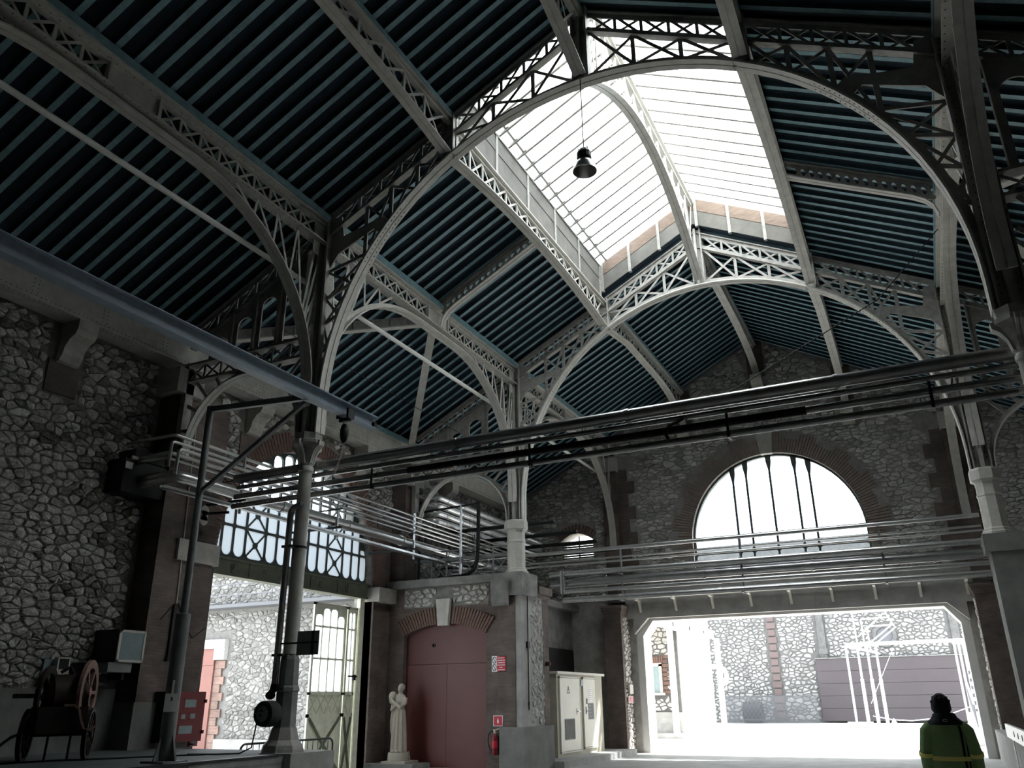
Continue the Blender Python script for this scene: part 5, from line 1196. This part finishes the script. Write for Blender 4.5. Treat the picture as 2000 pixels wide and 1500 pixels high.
# ------------------------------------------------------------------ hose carriage on the platform
hc = thing('hose_cart', 'antique two-wheeled fire hose carriage with a big spoked reel on the platform', 'cart', (-8.0, 8.75, .92))
def spoked(parent, name, c, r, axis, m, ns=10, rimw=.05, hub=.06, width=.06, spw=.025):
    ax = Vector(axis).normalized(); e1 = ax.cross(Vector((0, 0, 1))).normalized(); e2 = Vector((0, 0, 1)); c = Vector(c)
    N = 28; rings = []
    for k in range(N):
        d = e1 * math.cos(2 * PI * k / N) + e2 * math.sin(2 * PI * k / N)
        rings.append([c + d * r - ax * width / 2, c + d * r + ax * width / 2, c + d * (r - rimw) + ax * width / 2, c + d * (r - rimw) - ax * width / 2])
    mb = MB(); mb.loft(rings + [rings[0]], caps=False); w = obj(name, mb, m, parent)
    for k in range(ns):
        d = e1 * math.cos(2 * PI * k / ns) + e2 * math.sin(2 * PI * k / ns); obj('spoke', MB().bar(c + d * hub * .8, c + d * (r - rimw * .6), spw, spw, ax), m, w)
    obj('hub', MB().tube([c - ax * width * .9, c + ax * width * .9], hub, 12), m, w)
    return w
axd = Vector((.42, .90, 0)).normalized(); c0 = Vector((-7.72, 8.78, 0))
spoked(hc, 'wheel', c0 + axd * .42 + Vector((0, 0, 1.28)), .36, axd + Vector((.35, -.2, 0)), 'cart_dark', 10)
spoked(hc, 'wheel', c0 - axd * .42 + Vector((0, 0, 1.28)), .36, axd + Vector((.35, -.2, 0)), 'cart_dark', 10)
spoked(hc, 'reel_wheel', c0 + axd * .30 + Vector((-.05, .05, 1.86)), .47, axd + Vector((.5, -.2, 0)), 'cart_wheel', 6, .12, .07, .05, .05)
spoked(hc, 'reel_wheel', c0 - axd * .26 + Vector((-.05, .05, 1.80)), .43, axd + Vector((.5, -.2, 0)), 'cart_dark', 6, .10, .07, .05, .05)
obj('reel_drum', MB().tube([c0 + axd * .28 + Vector((-.05, .05, 1.82)), c0 - axd * .26 + Vector((-.05, .05, 1.80))], .22, 18), 'cart_red', hc, smooth=True)
obj('hose_coil', MB().tube([c0 + axd * .22 + Vector((-.05, .05, 1.82)), c0 - axd * .2 + Vector((-.05, .05, 1.80))], .31, 20), 'cart_dark', hc, smooth=True)
dv = Vector((-axd.y, axd.x, 0))
obj('axle', MB().tube([c0 + axd * .46 + Vector((0, 0, 1.28)), c0 - axd * .46 + Vector((0, 0, 1.28))], .025, 8), 'cart_dark', hc)
obj('tool_box', MB().loft([[c0 + axd * a + dv * b + Vector((0, 0, z)) for a, b in ((-.36, -.28), (.30, -.28), (.30, .28), (-.36, .28))] for z in (1.30, 1.66)]), 'cart_dark', hc)
sp_ = [c0 + axd * a - dv * .33 + Vector((0, 0, z)) for a, z in ((-.05, 1.68), (.08, 1.68), (.16, 1.62), (.20, 1.48), (.26, 1.36), (.36, 1.34), (.42, 1.40))]
obj('leaf_spring', MB().strip(sp_, dv, .05, .035, lambda i: Vector((0, 0, 1)) if i < 2 or i > 4 else axd), 'cart_wheel', hc)
obj('shaft', MB().tube([c0 - axd * .4 + Vector((0, 0, 1.34)), c0 - axd * .62 - dv * .1 + Vector((0, 0, 1.26)), c0 - axd * .85 - dv * .2 + Vector((0, 0, 1.08))], .022, 8), 'cart_dark', hc)
for a in (-.12, .18): obj('prop_leg', MB().tube([c0 + axd * a + Vector((0, 0, 1.30)), c0 + axd * (a - .03) - dv * .12 + Vector((0, 0, .93))], .018, 8), 'cart_dark', hc)
obj('nozzle', MB().tube([c0 - axd * .1 + Vector((0, 0, 2.14)), c0 + axd * .02 + Vector((0, 0, 2.22)), c0 + axd * .08 + Vector((0, 0, 2.12))], .025, 8), 'cart_dark', hc)
obj('seat_board', MB().loft([[c0 - axd * .5 + axd * a + dv * b + Vector((0, 0, z)) for a, b in ((-.15, -.2), (.15, -.2), (.15, .2), (-.15, .2))] for z in (1.78, 1.84)]), 'cart_dark', hc)

# ------------------------------------------------------------------ statue beside the red door
def remeshed(name, mb, voxel, m, parent, smooth_it=6):
    me = bpy.data.meshes.new(name + '_raw'); me.from_pydata(mb.v, [], mb.f); me.update()
    o = bpy.data.objects.new(name + '_raw', me); COL.objects.link(o)
    md = o.modifiers.new('r', 'REMESH'); md.mode = 'VOXEL'; md.voxel_size = voxel; md.use_smooth_shade = True
    if smooth_it:
        sm = o.modifiers.new('s', 'SMOOTH'); sm.factor = .5; sm.iterations = smooth_it
    dg = bpy.context.evaluated_depsgraph_get(); dg.update(); out = bpy.data.meshes.new_from_object(o.evaluated_get(dg))
    bpy.data.objects.remove(o); bpy.data.meshes.remove(me)
    out.materials.clear(); out.materials.append(MATS[m]); out.name = name
    for p in out.polygons: p.material_index = 0
    out.polygons.foreach_set('use_smooth', [True] * len(out.polygons))
    return obj(name, out, m, parent)
sx, sy, sz = -8.85, 19.55, .46
st = thing('stone_statue', 'pale stone statue of a robed woman cradling a bundle on a drum plinth', 'statue', (sx, sy, .2))
b = MB(); rings = []
for z, rx, ry, fold in ((0, .21, .17, .028), (.2, .20, .165, .028), (.5, .185, .155, .026), (.8, .165, .14, .02), (.98, .15, .125, .012), (1.02, .145, .12, .006), (1.15, .155, .12, .004), (1.28, .165, .115, .004), (1.36, .15, .10, .0), (1.41, .08, .07, 0)):
    rings.append([(sx + .01 + (rx + fold * math.cos(9 * t)) * math.cos(t), sy + (ry + fold * math.cos(9 * t)) * math.sin(t), sz + z) for t in [2 * PI * k / 54 for k in range(54)]])
b.loft(rings)
b.tube([(sx + .02, sy, sz + 1.36), (sx + .03, sy - .02, sz + 1.47)], [.06, .055], 12)
b.ellipsoid((sx + .035, sy - .03, sz + 1.545), (.075, .09, .105), 16, 12); b.ellipsoid((sx + .035, sy + .01, sz + 1.58), (.092, .095, .10), 16, 12)
b.tube([(sx + .0, sy + .07, sz + 1.6), (sx - .04, sy + .08, sz + 1.45), (sx - .06, sy + .08, sz + 1.3)], [.07, .06, .05], 10)
b.ellipsoid((sx + .02, sy - .118, sz + 1.54), (.012, .02, .022), 8, 6); b.ellipsoid((sx + .02, sy - .10, sz + 1.485), (.03, .018, .012), 8, 6)
b.tube([(sx + .18, sy, sz + 1.31), (sx + .20, sy - .06, sz + 1.18), (sx + .12, sy - .16, sz + 1.08), (sx - .04, sy - .18, sz + 1.18), (sx - .14, sy - .16, sz + 1.27)], [.06, .055, .05, .042, .035], 12)
b.tube([(sx - .13, sy, sz + 1.31), (sx - .19, sy - .03, sz + 1.15), (sx - .17, sy - .12, sz + 1.02), (sx - .02, sy - .17, sz + 1.12), (sx + .05, sy - .16, sz + 1.2)], [.06, .05, .045, .04, .033], 12)
b.ellipsoid((sx - .17, sy - .09, sz + 1.36), (.105, .10, .12), 16, 12); b.tube([(sx - .2, sy - .08, sz + 1.35), (sx - .22, sy - .07, sz + 1.2), (sx - .17, sy - .1, sz + 1.18)], [.09, .05, .03], 12)
for k in range(4): b.tube([(sx - .15 + .014 * k, sy - .17, sz + 1.27 + .016 * k), (sx - .21, sy - .18, sz + 1.29 + .018 * k), (sx - .235, sy - .14, sz + 1.28 + .018 * k)], .012, 6)
rings = []
for z, w in ((.38, .03), (.5, .07), (.75, .08), (.95, .06), (1.1, .03)): rings.append([(sx - .17 - w * .6 + w * math.cos(t), sy + .03 + .07 * math.sin(t), sz + z) for t in [2 * PI * k / 12 for k in range(12)]])
b.loft(rings); b.ellipsoid((sx - .06, sy - .15, sz + .02), (.05, .09, .035)); b.ellipsoid((sx + .08, sy - .15, sz + .02), (.05, .09, .035))
remeshed('figure', b, .012, 'statue_stone', st, 3)
obj('drum_plinth', MB().lathe([(.27, sz - .2), (.275, sz - .17), (.27, sz - .02), (.26, sz)], (sx + .01, sy, 0), 28), 'statue_stone', st, smooth=True)
obj('base_slab', MB().box(sx - .30, sx + .42, sy - .32, sy + .32, sz - .26, sz - .2), 'statue_stone', st); obj('prop', MB().bar((sx + .30, sy + .1, sz - .2), (sx + .25, sy + .1, sz + .02), .03, .03), 'concrete', st)
obj('statue_base', MB().box(-9.6, -8.15, 19.15, 20.0, 0, .2), 'plinth', None, label='low dark concrete block under the stone statue', cat='plinth')

# ------------------------------------------------------------------ person walking towards the gateway, seen from behind
hx, hy = 4.03, 10.0
pe = thing('person', 'person in green work jacket with yellow reflective bands walking away to the gateway', 'person', (hx, hy, 0))
b = MB()
def ell(cx, cy, cz, rx, ry, n=24): return [(cx + rx * math.cos(2 * PI * k / n), cy + ry * math.sin(2 * PI * k / n), cz) for k in range(n)]
for s, dy in ((-1, .10), (1, -.08)):
    b.tube([(hx + s * .10, hy, .92), (hx + s * .105, hy + dy * .6, .52), (hx + s * .11, hy + dy, .10)], [.098, .072, .055], 14)
    b.ellipsoid((hx + s * .115, hy + dy + .07, .055), (.052, .14, .055), 14, 8)
b.loft([ell(hx, hy, z, rx, ry) for z, rx, ry in ((.80, .15, .10), (.95, .175, .125), (1.1, .165, .115), (1.25, .185, .125), (1.36, .20, .12), (1.42, .17, .10), (1.46, .08, .075))])
b.tube([(hx, hy, 1.40), (hx - .005, hy + .02, 1.52)], [.07, .062], 14)
b.ellipsoid((hx - .012, hy + .045, 1.565), (.078, .098, .115), 20, 14); b.ellipsoid((hx - .012, hy + .02, 1.585), (.082, .09, .095), 18, 12)
b.ellipsoid((hx - .03, hy + .145, 1.55), (.016, .03, .03), 10, 8); b.ellipsoid((hx - .025, hy + .13, 1.50), (.03, .02, .012), 10, 6)
for s in (-1, 1): b.ellipsoid((hx - .012 + s * .082, hy + .04, 1.56), (.014, .026, .036), 10, 8)
ARM = {}
for s in (-1, 1):
    el = (hx + s * .222, hy - .03, 1.13); wr3 = (hx + s * .228, hy + .06, .89); ARM[s] = (el, wr3)
    b.tube([(hx + s * .15, hy, 1.39), (hx + s * .185, hy - .01, 1.33), el, wr3], [.06, .055, .045, .032], 12)
    pc = Vector(wr3) + Vector((0, .02, -.06)); b.ellipsoid(pc, (.022, .04, .055), 12, 8)
    for k, (oy, ln) in enumerate(((.035, .075), (.013, .085), (-.01, .08), (-.03, .062))):
        p0 = pc + Vector((0, oy, -.035)); b.tube([p0, p0 + Vector((-s * .008, .004, -ln * .5)), p0 + Vector((-s * .03, .006, -ln * .9))], [.0105, .0095, .008], 8)
    b.tube([pc + Vector((0, .03, .01)), pc + Vector((-s * .012, .06, -.025)), pc + Vector((-s * .022, .066, -.06))], [.013, .011, .009], 8)
remeshed('body', b, .009, 'skin', pe, 2)
hb = MB(); hb.ellipsoid((hx - .012, hy + .015, 1.593), (.094, .098, .100), 22, 14); hb.ellipsoid((hx - .012, hy - .025, 1.55), (.085, .06, .08), 18, 10)
R7 = random.Random(4)
for k in range(70):
    t = R7.uniform(0, 2 * PI); ph = R7.uniform(.05, 1.4); d = Vector((math.sin(ph) * math.cos(t), math.sin(ph) * math.sin(t) * .95 - .1, math.cos(ph))); p = Vector((hx - .012, hy + .01, 1.593)) + Vector((d.x * .09, d.y * .095, d.z * .096)); hb.tube([p, p + d * .012 + Vector((R7.uniform(-.012, .012), R7.uniform(-.012, .012), .006))], [.012, .003], 5)
remeshed('hair', hb, .008, 'hair', pe, 1)
tr = MB()
for s, dy in ((-1, .10), (1, -.08)): tr.tube([(hx + s * .09, hy, .95), (hx + s * .105, hy + dy * .6, .52), (hx + s * .11, hy + dy, .09)], [.118, .095, .085], 16)
tr.loft([ell(hx, hy, z, rx, ry) for z, rx, ry in ((.78, .18, .125), (.95, .19, .135), (1.02, .18, .125))]); remeshed('trousers', tr, .012, 'trousers', pe, 3)
jk = MB(); JS = [(.80, .190, .145), (.90, .186, .145), (1.0, .183, .143), (1.12, .182, .143), (1.25, .186, .143), (1.34, .188, .137), (1.40, .175, .125), (1.44, .14, .11), (1.48, .095, .10)]
jk.loft([ell(hx, hy, z, rx, ry, 32) for z, rx, ry in JS])
for s in (-1, 1):
    el, w3 = ARM[s]; jk.tube([(hx + s * .13, hy, 1.37), (hx + s * .172, hy - .008, 1.34), (el[0], el[1], el[2]), (w3[0], w3[1], w3[2] - .01)], [.085, .080, .064, .052], 16)
jko = remeshed('jacket', jk, .010, 'jacket', pe, 4)
obj('collar', MB().loft([ell(hx, hy + .0, z, rx, ry, 28) for z, rx, ry in ((1.405, .178, .132), (1.43, .168, .126), (1.455, .138, .115), (1.475, .118, .108), (1.505, .105, .102), (1.515, .09, .094))]), 'jacket_navy', jko, smooth=True)
lgm = MB()
for k in range(10): lgm.bar((hx + .005 + .024 * math.cos(.6 + k * .5), hy - .128, 1.448 + .010 * math.sin(.6 + k * .5)), (hx + .005 + .024 * math.cos(.6 + k * .5 + .5), hy - .128, 1.448 + .010 * math.sin(.6 + k * .5 + .5)), .005, .006, (0, 1, 0))
obj('collar_emblem', lgm, 'off_white', jko)
def band(z0, z1, a0, a1, m, nm, grow=.004):
    def rr(z):
        for (za, xa, ya), (zb2, xb, yb2) in zip(JS[:-1], JS[1:]):
            if za <= z <= zb2: u = (z - za) / (zb2 - za); return xa + (xb - xa) * u + grow, ya + (yb2 - ya) * u + grow
        return JS[0][1] + grow, JS[0][2] + grow
    R_ = []; n = 24; nz = max(1, int((z1 - z0) / .06))
    pts = []; fs = []
    for j in range(nz + 1):
        z = z0 + (z1 - z0) * j / nz; rx, ry = rr(z)
        for k in range(n + 1): t = a0 + (a1 - a0) * k / n; pts.append((hx + rx * math.cos(t), hy + ry * math.sin(t), z))
    for j in range(nz):
        for k in range(n): fs.append((j * (n + 1) + k, j * (n + 1) + k + 1, (j + 1) * (n + 1) + k + 1, (j + 1) * (n + 1) + k))
    obj(nm, MB().add(pts, fs), m, jko, smooth=True)
band(1.075, 1.115, PI * 1.04, PI * 1.92, 'reflective', 'reflective_band', .007)
band(.815, .86, PI * 1.02, PI * 1.98, 'reflective', 'reflective_band', .007)
for a in (1.70, 1.79): band(.80, 1.40, PI * a, PI * (a + .045), 'jacket_navy', 'dark_stripe', .006)
for s in (-1, 1):
    el, w3 = map(Vector, ARM[s])
    for u, r in ((-.02, .071), (.72, .061)):
        c = el.lerp(w3, u); d = (w3 - el).normalized() * .018; obj('sleeve_band', MB().tube([c - d, c + d], r, 16), 'reflective', jko, smooth=True)
    d = (w3 - el).normalized(); obj('cuff', MB().tube([w3 - d * .02, w3 + d * .03], .054, 14), 'jacket_navy', jko, smooth=True)

# ------------------------------------------------------------------ yard beyond the gateway
FY = 66.0
fw = obj('wall_yard', MB().box(-30, 14, FY, FY + .6, -.1, 13), 'mortar_pale', kind='structure')
def in_far(x, z):
    if -3.6 < x < 6.4 and z < 4.3: return False
    if -6.9 < x < -6.05: return False
    if -3.4 < x < -2.6 or 5.3 < x < 6.1: return False
    if math.hypot(x - 1.3, z - 5.75) < .85: return False
    return .1 < z < 9.2 and -12 < x < 8
rubble(fw, 'stone_pale', lambda u, v, d: (u, FY - d, v), -12, 8, .1, 9.2, .36, .24, in_far, joint=.04, depth=.08, cap=300, seed=31)
for k in range(16): obj('brick_quoin', MB().box(-6.72 - (.0 if k % 2 else .08), -6.22 + (.0 if k % 2 else .08), FY - .12, FY, .3 + .52 * k, .72 + .52 * k), 'quoin_far', fw)
for x in (-3.2, 5.55):
    obj('downpipe_strip', MB().box(x, x + .5, FY - .18, FY, 4.3, 9.4), 'mortar_pale', fw); obj('strip_foot', MB().box(x - .05, x + .55, FY - .25, FY, 4.6, 5.0), 'mortar_pale', fw)
oc = MB(); ring_plate(oc, [(1.3 + .8 * math.cos(2 * PI * k / 24), 5.75 + .8 * math.sin(2 * PI * k / 24)) for k in range(24)], [(1.3 + .55 * math.cos(2 * PI * k / 24), 5.75 + .55 * math.sin(2 * PI * k / 24)) for k in range(24)], 'y', FY - .15, FY); obj('round_window_ring', oc, 'mortar_pale', fw); obj('round_window', MB().lathe([(.56, 0), (.56, -.03)], (1.3, FY, 5.75), 24, 'y'), 'fence_grey', fw)
bpn = thing('cladding_panel', 'long brown horizontal cladding panel along the yard wall', 'panel', (1.4, FY - .3, 0))
for k in range(5): obj('board', MB().box(-3.55, 6.35, FY - .35, FY - .25, .12 + .83 * k, .93 + .83 * k), 'brown_panel', bpn)
obj('trim', MB().box(-3.6, 6.4, FY - .4, FY - .2, 4.27, 4.33), 'concrete_dark', bpn)
fn = thing('picket_fence', 'grey upright picket fence in front of the yard wall', 'fence', (-6.6, FY - 1, 0))
pk = MB()
for k in range(110):
    x = -10.1 + .059 * k; pk.box(x, x + .026, FY - 1.97, FY - 1.94, .0, 1.85)
obj('pickets', pk, 'fence_grey', fn, kind='stuff'); obj('rail', MB().box(-10.2, -3.6, FY - 1.94, FY - 1.90, 1.75, 1.80), 'fence_grey', fn); obj('rail', MB().box(-10.2, -3.6, FY - 1.94, FY - 1.90, .2, .26), 'fence_grey', fn)
bn = thing('storage_tank', 'dark rounded tank standing behind the picket fence', 'tank', (-8.2, FY - .6, 0)); obj('shell', MB().tube([(-8.9, FY - .95, .72), (-7.6, FY - .95, .72)], .72, 16), 'dark_metal', bn, smooth=True)
# shaded building at the left with canopy
LB = obj('building_left', MB().box(-14, -6.9, 40.5, 47.2, -.05, 7.2), 'mortar_pale', kind='structure')
rubble(LB, 'stone', lambda u, v, d: (u, 40.5 - d, v), -9.3, -6.9, 1.1, 5.2, .28, .2, lambda x, z: -9.3 < x < -7.3 and 1.15 < z < 5.2 and not (-8.65 < x < -7.55 and 1.7 < z < 3.7), joint=.02, depth=.05, cap=200, seed=41)
obj('plinth', MB().box(-9.4, -6.85, 40.42, 40.5, 0, 1.1), 'concrete', LB); obj('window_surround', MB().box(-8.5, -8.35, 40.4, 40.5, 1.95, 3.25).box(-7.86, -7.72, 40.4, 40.5, 1.95, 3.25).box(-8.5, -7.72, 40.4, 40.5, 3.15, 3.3), 'ashlar', LB); obj('window_sill', MB().box(-8.6, -7.62, 40.32, 40.5, 1.85, 1.96), 'ashlar', LB); obj('shutter', MB().box(-8.35, -7.86, 40.44, 40.5, 1.96, 3.15), 'screen_grey', LB)
for k in range(11): barpart('brick', (-8.55 + .085 * k, 40.45, 3.3), (-8.57 + .09 * k, 40.45, 3.6), .07, .1, 'brick_unit', LB, up=(0, 1, 0))
for k in range(9): obj('brick_quoin', MB().box(-7.7, -7.35 - (.1 if k % 2 else 0), 40.45, 40.5, 1.9 + .2 * k, 2.06 + .2 * k), 'brick_unit', LB)
obj('sun_glare_face', MB().box(-6.9, -6.87, 40.6, 47.2, 0, 7.2), 'white_render', LB)  # added white skin: sun glare on this side put into its colour
cn = thing('canopy', 'pale concrete canopy on posts along the left yard building', 'canopy', (-6.8, 40, 0))
obj('post', MB().box(-7.25, -7.0, 40.05, 40.3, 0, 4.9), 'white_render', cn); obj('post', MB().box(-6.55, -6.3, 46.9, 47.15, 0, 4.75), 'white_render', cn); obj('edge_beam', MB().box(-6.9, -6.6, 30.2, 47.2, 4.75, 5.05), 'white_render', cn); obj('roof_sheet', MB().add([(-9.6, 30.2, 5.1), (-6.5, 30.2, 5.05), (-6.5, 47.2, 5.05), (-9.6, 47.2, 5.1), (-9.6, 30.2, 5.2), (-6.5, 30.2, 5.15), (-6.5, 47.2, 5.15), (-9.6, 47.2, 5.2)], [(3, 2, 1, 0), (4, 5, 6, 7), (0, 1, 5, 4), (1, 2, 6, 5), (2, 3, 7, 6), (3, 0, 4, 7)]), 'off_white', cn)
for y in (33, 36, 39, 42, 45): obj('rafter', MB().box(-9.6, -6.6, y - .08, y + .08, 4.85, 5.08), 'white_render', cn)
obj('yard_kerb', MB().box(-9.6, -6.75, 39.7, 40.42, 0, .2), 'concrete', None, label='low kerb at the foot of the left yard building', cat='kerb')
uv = thing('vent_pipe', 'curved white vent pipe on the sunlit building side', 'pipe', (-6.7, 47, 2)); obj('pipe', MB().tube([(-6.9, 47.0, 3.3), (-6.45, 47.0, 3.3), (-6.15, 47, 3.15), (-6.05, 47, 2.8), (-6.15, 47, 2.45), (-6.5, 47, 2.4)], .12, 10), 'white_paint', uv, smooth=True)
# white gantry of tubes
gn = thing('white_gantry', 'white tubular steel gantry frame standing in the yard', 'gantry', (2.5, 57, 0))
gy = 57.0
for x, y in ((-.6, 56.2), (.0, 57.0), (.55, 57.0), (1.05, 57.0), (5.35, 56.6), (5.6, 57.0), (5.85, 57.4)): obj('post', MB().tube([(x, y, 0), (x, y, 4.65)], .065, 8), 'white_paint', gn)
obj('top_beam', MB().tube([(-.6, 56.4, 4.68), (6.0, 57, 4.75)], .11, 10), 'white_paint', gn); obj('side_beam', MB().tube([(-.6, 56.2, 4.6), (1.1, 57.2, 4.2)], .07, 8), 'white_paint', gn); obj('side_beam', MB().tube([(5.3, 56.5, 4.6), (5.9, 57.5, 4.6)], .08, 8), 'white_paint', gn)
for x in (.0, .55, 1.05): obj('sleeve', MB().tube([(x, gy, .0), (x, gy, 2.7)], .10, 10), 'white_paint', gn)
for a, b_ in (((0.05, gy, 4.3), (.0, gy, 6.6)), ((.0, gy, 6.6), (1.85, gy, 6.7)), ((.45, gy, 6.2), (2.0, gy, 6.25)), ((.75, gy, 5.75), (2.3, gy, 5.8)), ((.2, gy, 5.2), (1.8, gy, 6.5)), ((.8, gy, 4.8), (2.1, gy, 5.75)), ((1.2, gy, 4.8), (2.3, gy, 5.6)), ((.45, gy, 4.3), (.45, gy, 6.2)), ((.75, gy, 4.3), (.75, gy, 5.75)), ((1.85, gy, 6.7), (2.3, gy, 5.7))): obj('brace_tube', MB().tube([a, b_], .045, 6), 'white_paint', gn)
obj('stay', MB().tube([(.3, gy, 1.3), (1.95, gy, 4.3)], .018, 6), 'white_paint', gn); obj('foot_block', MB().box(-1.1, .3, 55.9, 56.5, 0, .3), 'concrete', gn)
hb2 = thing('hazard_post', 'black and white striped post at the right foot of the gantry', 'post', (6.0, 55, 0))
for k in range(16): obj('stripe', MB().box(5.75, 5.95, 54.9, 55.1, .2 * k, .2 * k + .2), 'white_paint' if k % 2 else 'fence_grey', hb2)
cn2 = thing('warning_cone', 'small white warning marker on the yard ground', 'marker', (1.4, 56, 0)); obj('cone', MB().lathe([(.28, 0), (.02, .5)], (1.45, 56, 0), 4), 'white_paint', cn2)
rp2 = thing('barrier_rope', 'white rope slung across the yard between the gantry feet', 'rope', (3, 56, .5)); obj('rope', MB().tube([(.3, gy, .6)] + [(.3 + 5.2 * t, gy, .6 - 1.4 * t * (1 - t) + .5 * t * t) for t in (.2, .4, .6, .8)] + [(5.6, gy, 1.1), (7.0, gy, 1.5)], .03, 6), 'white_paint', rp2)
# stairs and white parapet right of the gateway
sr = thing('yard_stairs', 'white outdoor stairs with slatted metal railing outside the gateway', 'stairs', (6, 40, 0))
obj('stair_wall', MB().prism([(36, 0), (44, 0), (44, 1.0), (39, .55), (36, .2)], 'x', 5.0, 5.35), 'white_render', sr)
for k in range(6): obj('step', MB().box(5.35, 7.5, 36.5 + .9 * k, 44, .17 * k, .17 * (k + 1)), 'white_render', sr)
for k in range(26): obj('baluster', MB().tube([(5.2, 38.4 + .2 * k, .55 + .09 * k * .5), (5.2, 38.4 + .2 * k, 1.35 + .09 * k * .5)], .018, 5), 'fence_grey', sr)
obj('handrail', MB().tube([(5.2, 38.4, 1.38), (5.2, 43.4, 2.5)], .04, 6), 'white_paint', sr)
wp = obj('wall_side', MB().box(6.6, 7.1, 30.5, 60, -.05, 6.5), 'white_render', kind='structure')
rs = thing('exit_sign', 'small red and white sign on the wall above the outdoor stairs', 'sign', (6.55, 40, 2)); obj('board', MB().box(6.55, 6.6, 38.6, 41.0, 1.85, 2.4), 'sign_red', rs); obj('white_mark', MB().box(6.54, 6.55, 39.5, 40.1, 2.0, 2.2), 'sign_white', rs)
rb = thing('guard_rail', 'white perforated steel guard rail beside the right pillar', 'guard rail', (5.2, 18.5, 0))
gm = MB(); prof2 = [(0, 1.02), (.04, 1.04), (.04, .84), (0, .80)]
obj('rail', MB().box(5.18, 5.24, 14.5, 21.5, .86, 1.12), 'white_paint', rb)
for y in (17.4, 18.3, 19.2): obj('hole_plug', MB().lathe([(.05, 0), (.05, -.01)], (5.18, y, .99), 12, 'x'), 'dark_metal', rb)
for y in (15.0, 18.0, 21.0): obj('post', MB().box(5.24, 5.32, y - .05, y + .05, 0, 1.08), 'white_paint', rb)
obj('ramp_wall', MB().box(5.26, 5.7, 14.5, 27.8, 0, .8), 'concrete', None, label='low mottled concrete parapet behind the white guard rail', cat='parapet')

# ------------------------------------------------------------------ yard seen through the left arch
lw = obj('wall_side_yard', MB().box(-34, -10.35, 24, 24.5, -.05, 6.3), 'mortar_side_yard', kind='structure')
def in_side(x, z): return -24 < x < -10.5 and .5 < z < 6.25 and not (x < -19.35 and z < 4.2) and not (4.9 < z < 5.2)
rubble(lw, 'stone_side_yard', lambda u, v, d: (u, 24 - d, v), -24, -10.5, .5, 6.25, .25, .155, in_side, joint=.008, depth=.05, cap=300, seed=51)
sd2 = thing('door_2', 'pale brick-red sliding door under a white stone lintel', None, (-21, 24, 0), kind='structure')
obj('panel', MB().box(-21.55, -20.75, 23.86, 23.92, 0, 3.0), 'red_brown', sd2); obj('panel', MB().box(-20.74, -19.95, 23.86, 23.92, 0, 3.0), 'red_brown', sd2); obj('panel', MB().box(-22.6, -21.56, 23.86, 23.92, 0, 3.0), 'red_brown', sd2); obj('transom_panel', MB().box(-22.6, -19.95, 23.85, 23.92, 3.01, 3.6), 'red_brown', sd2)
obj('lintel', MB().box(-23, -19.45, 23.78, 24.0, 3.6, 3.92), 'white_render', lw); obj('lintel_bracket', MB().box(-19.95, -19.45, 23.80, 24.0, 3.2, 3.6), 'white_render', lw); obj('base_course', MB().box(-19.6, -10.4, 23.9, 24, 0, .5), 'concrete', lw)
for k in range(11): obj('brick_quoin', MB().box(-19.94, -19.45 - (.16 if k % 2 else 0), 23.92, 24.0, .1 + .28 * k, .37 + .28 * k), 'brick_side_yard', lw)
wk = thing('roof_walkway', 'grey walkway ledge with thin rails on top of the side yard wall', 'walkway', (-17, 23.7, 5)); obj('ledge', MB().box(-24, -10.4, 23.35, 24.0, 5.0, 5.12), 'fence_grey', wk)
for z in (5.45, 5.85): obj('rail', MB().tube([(-24, 23.45, z), (-10.5, 23.45, z)], .025, 6), 'fence_grey', wk)
for k in range(9): obj('post', MB().tube([(-23.5 + 1.6 * k, 23.45, 5.1), (-23.5 + 1.6 * k, 23.45, 5.87)], .025, 6), 'fence_grey', wk)
obj('coping', MB().box(-24, -10.4, 23.9, 24.6, 6.3, 6.42), 'concrete', lw)
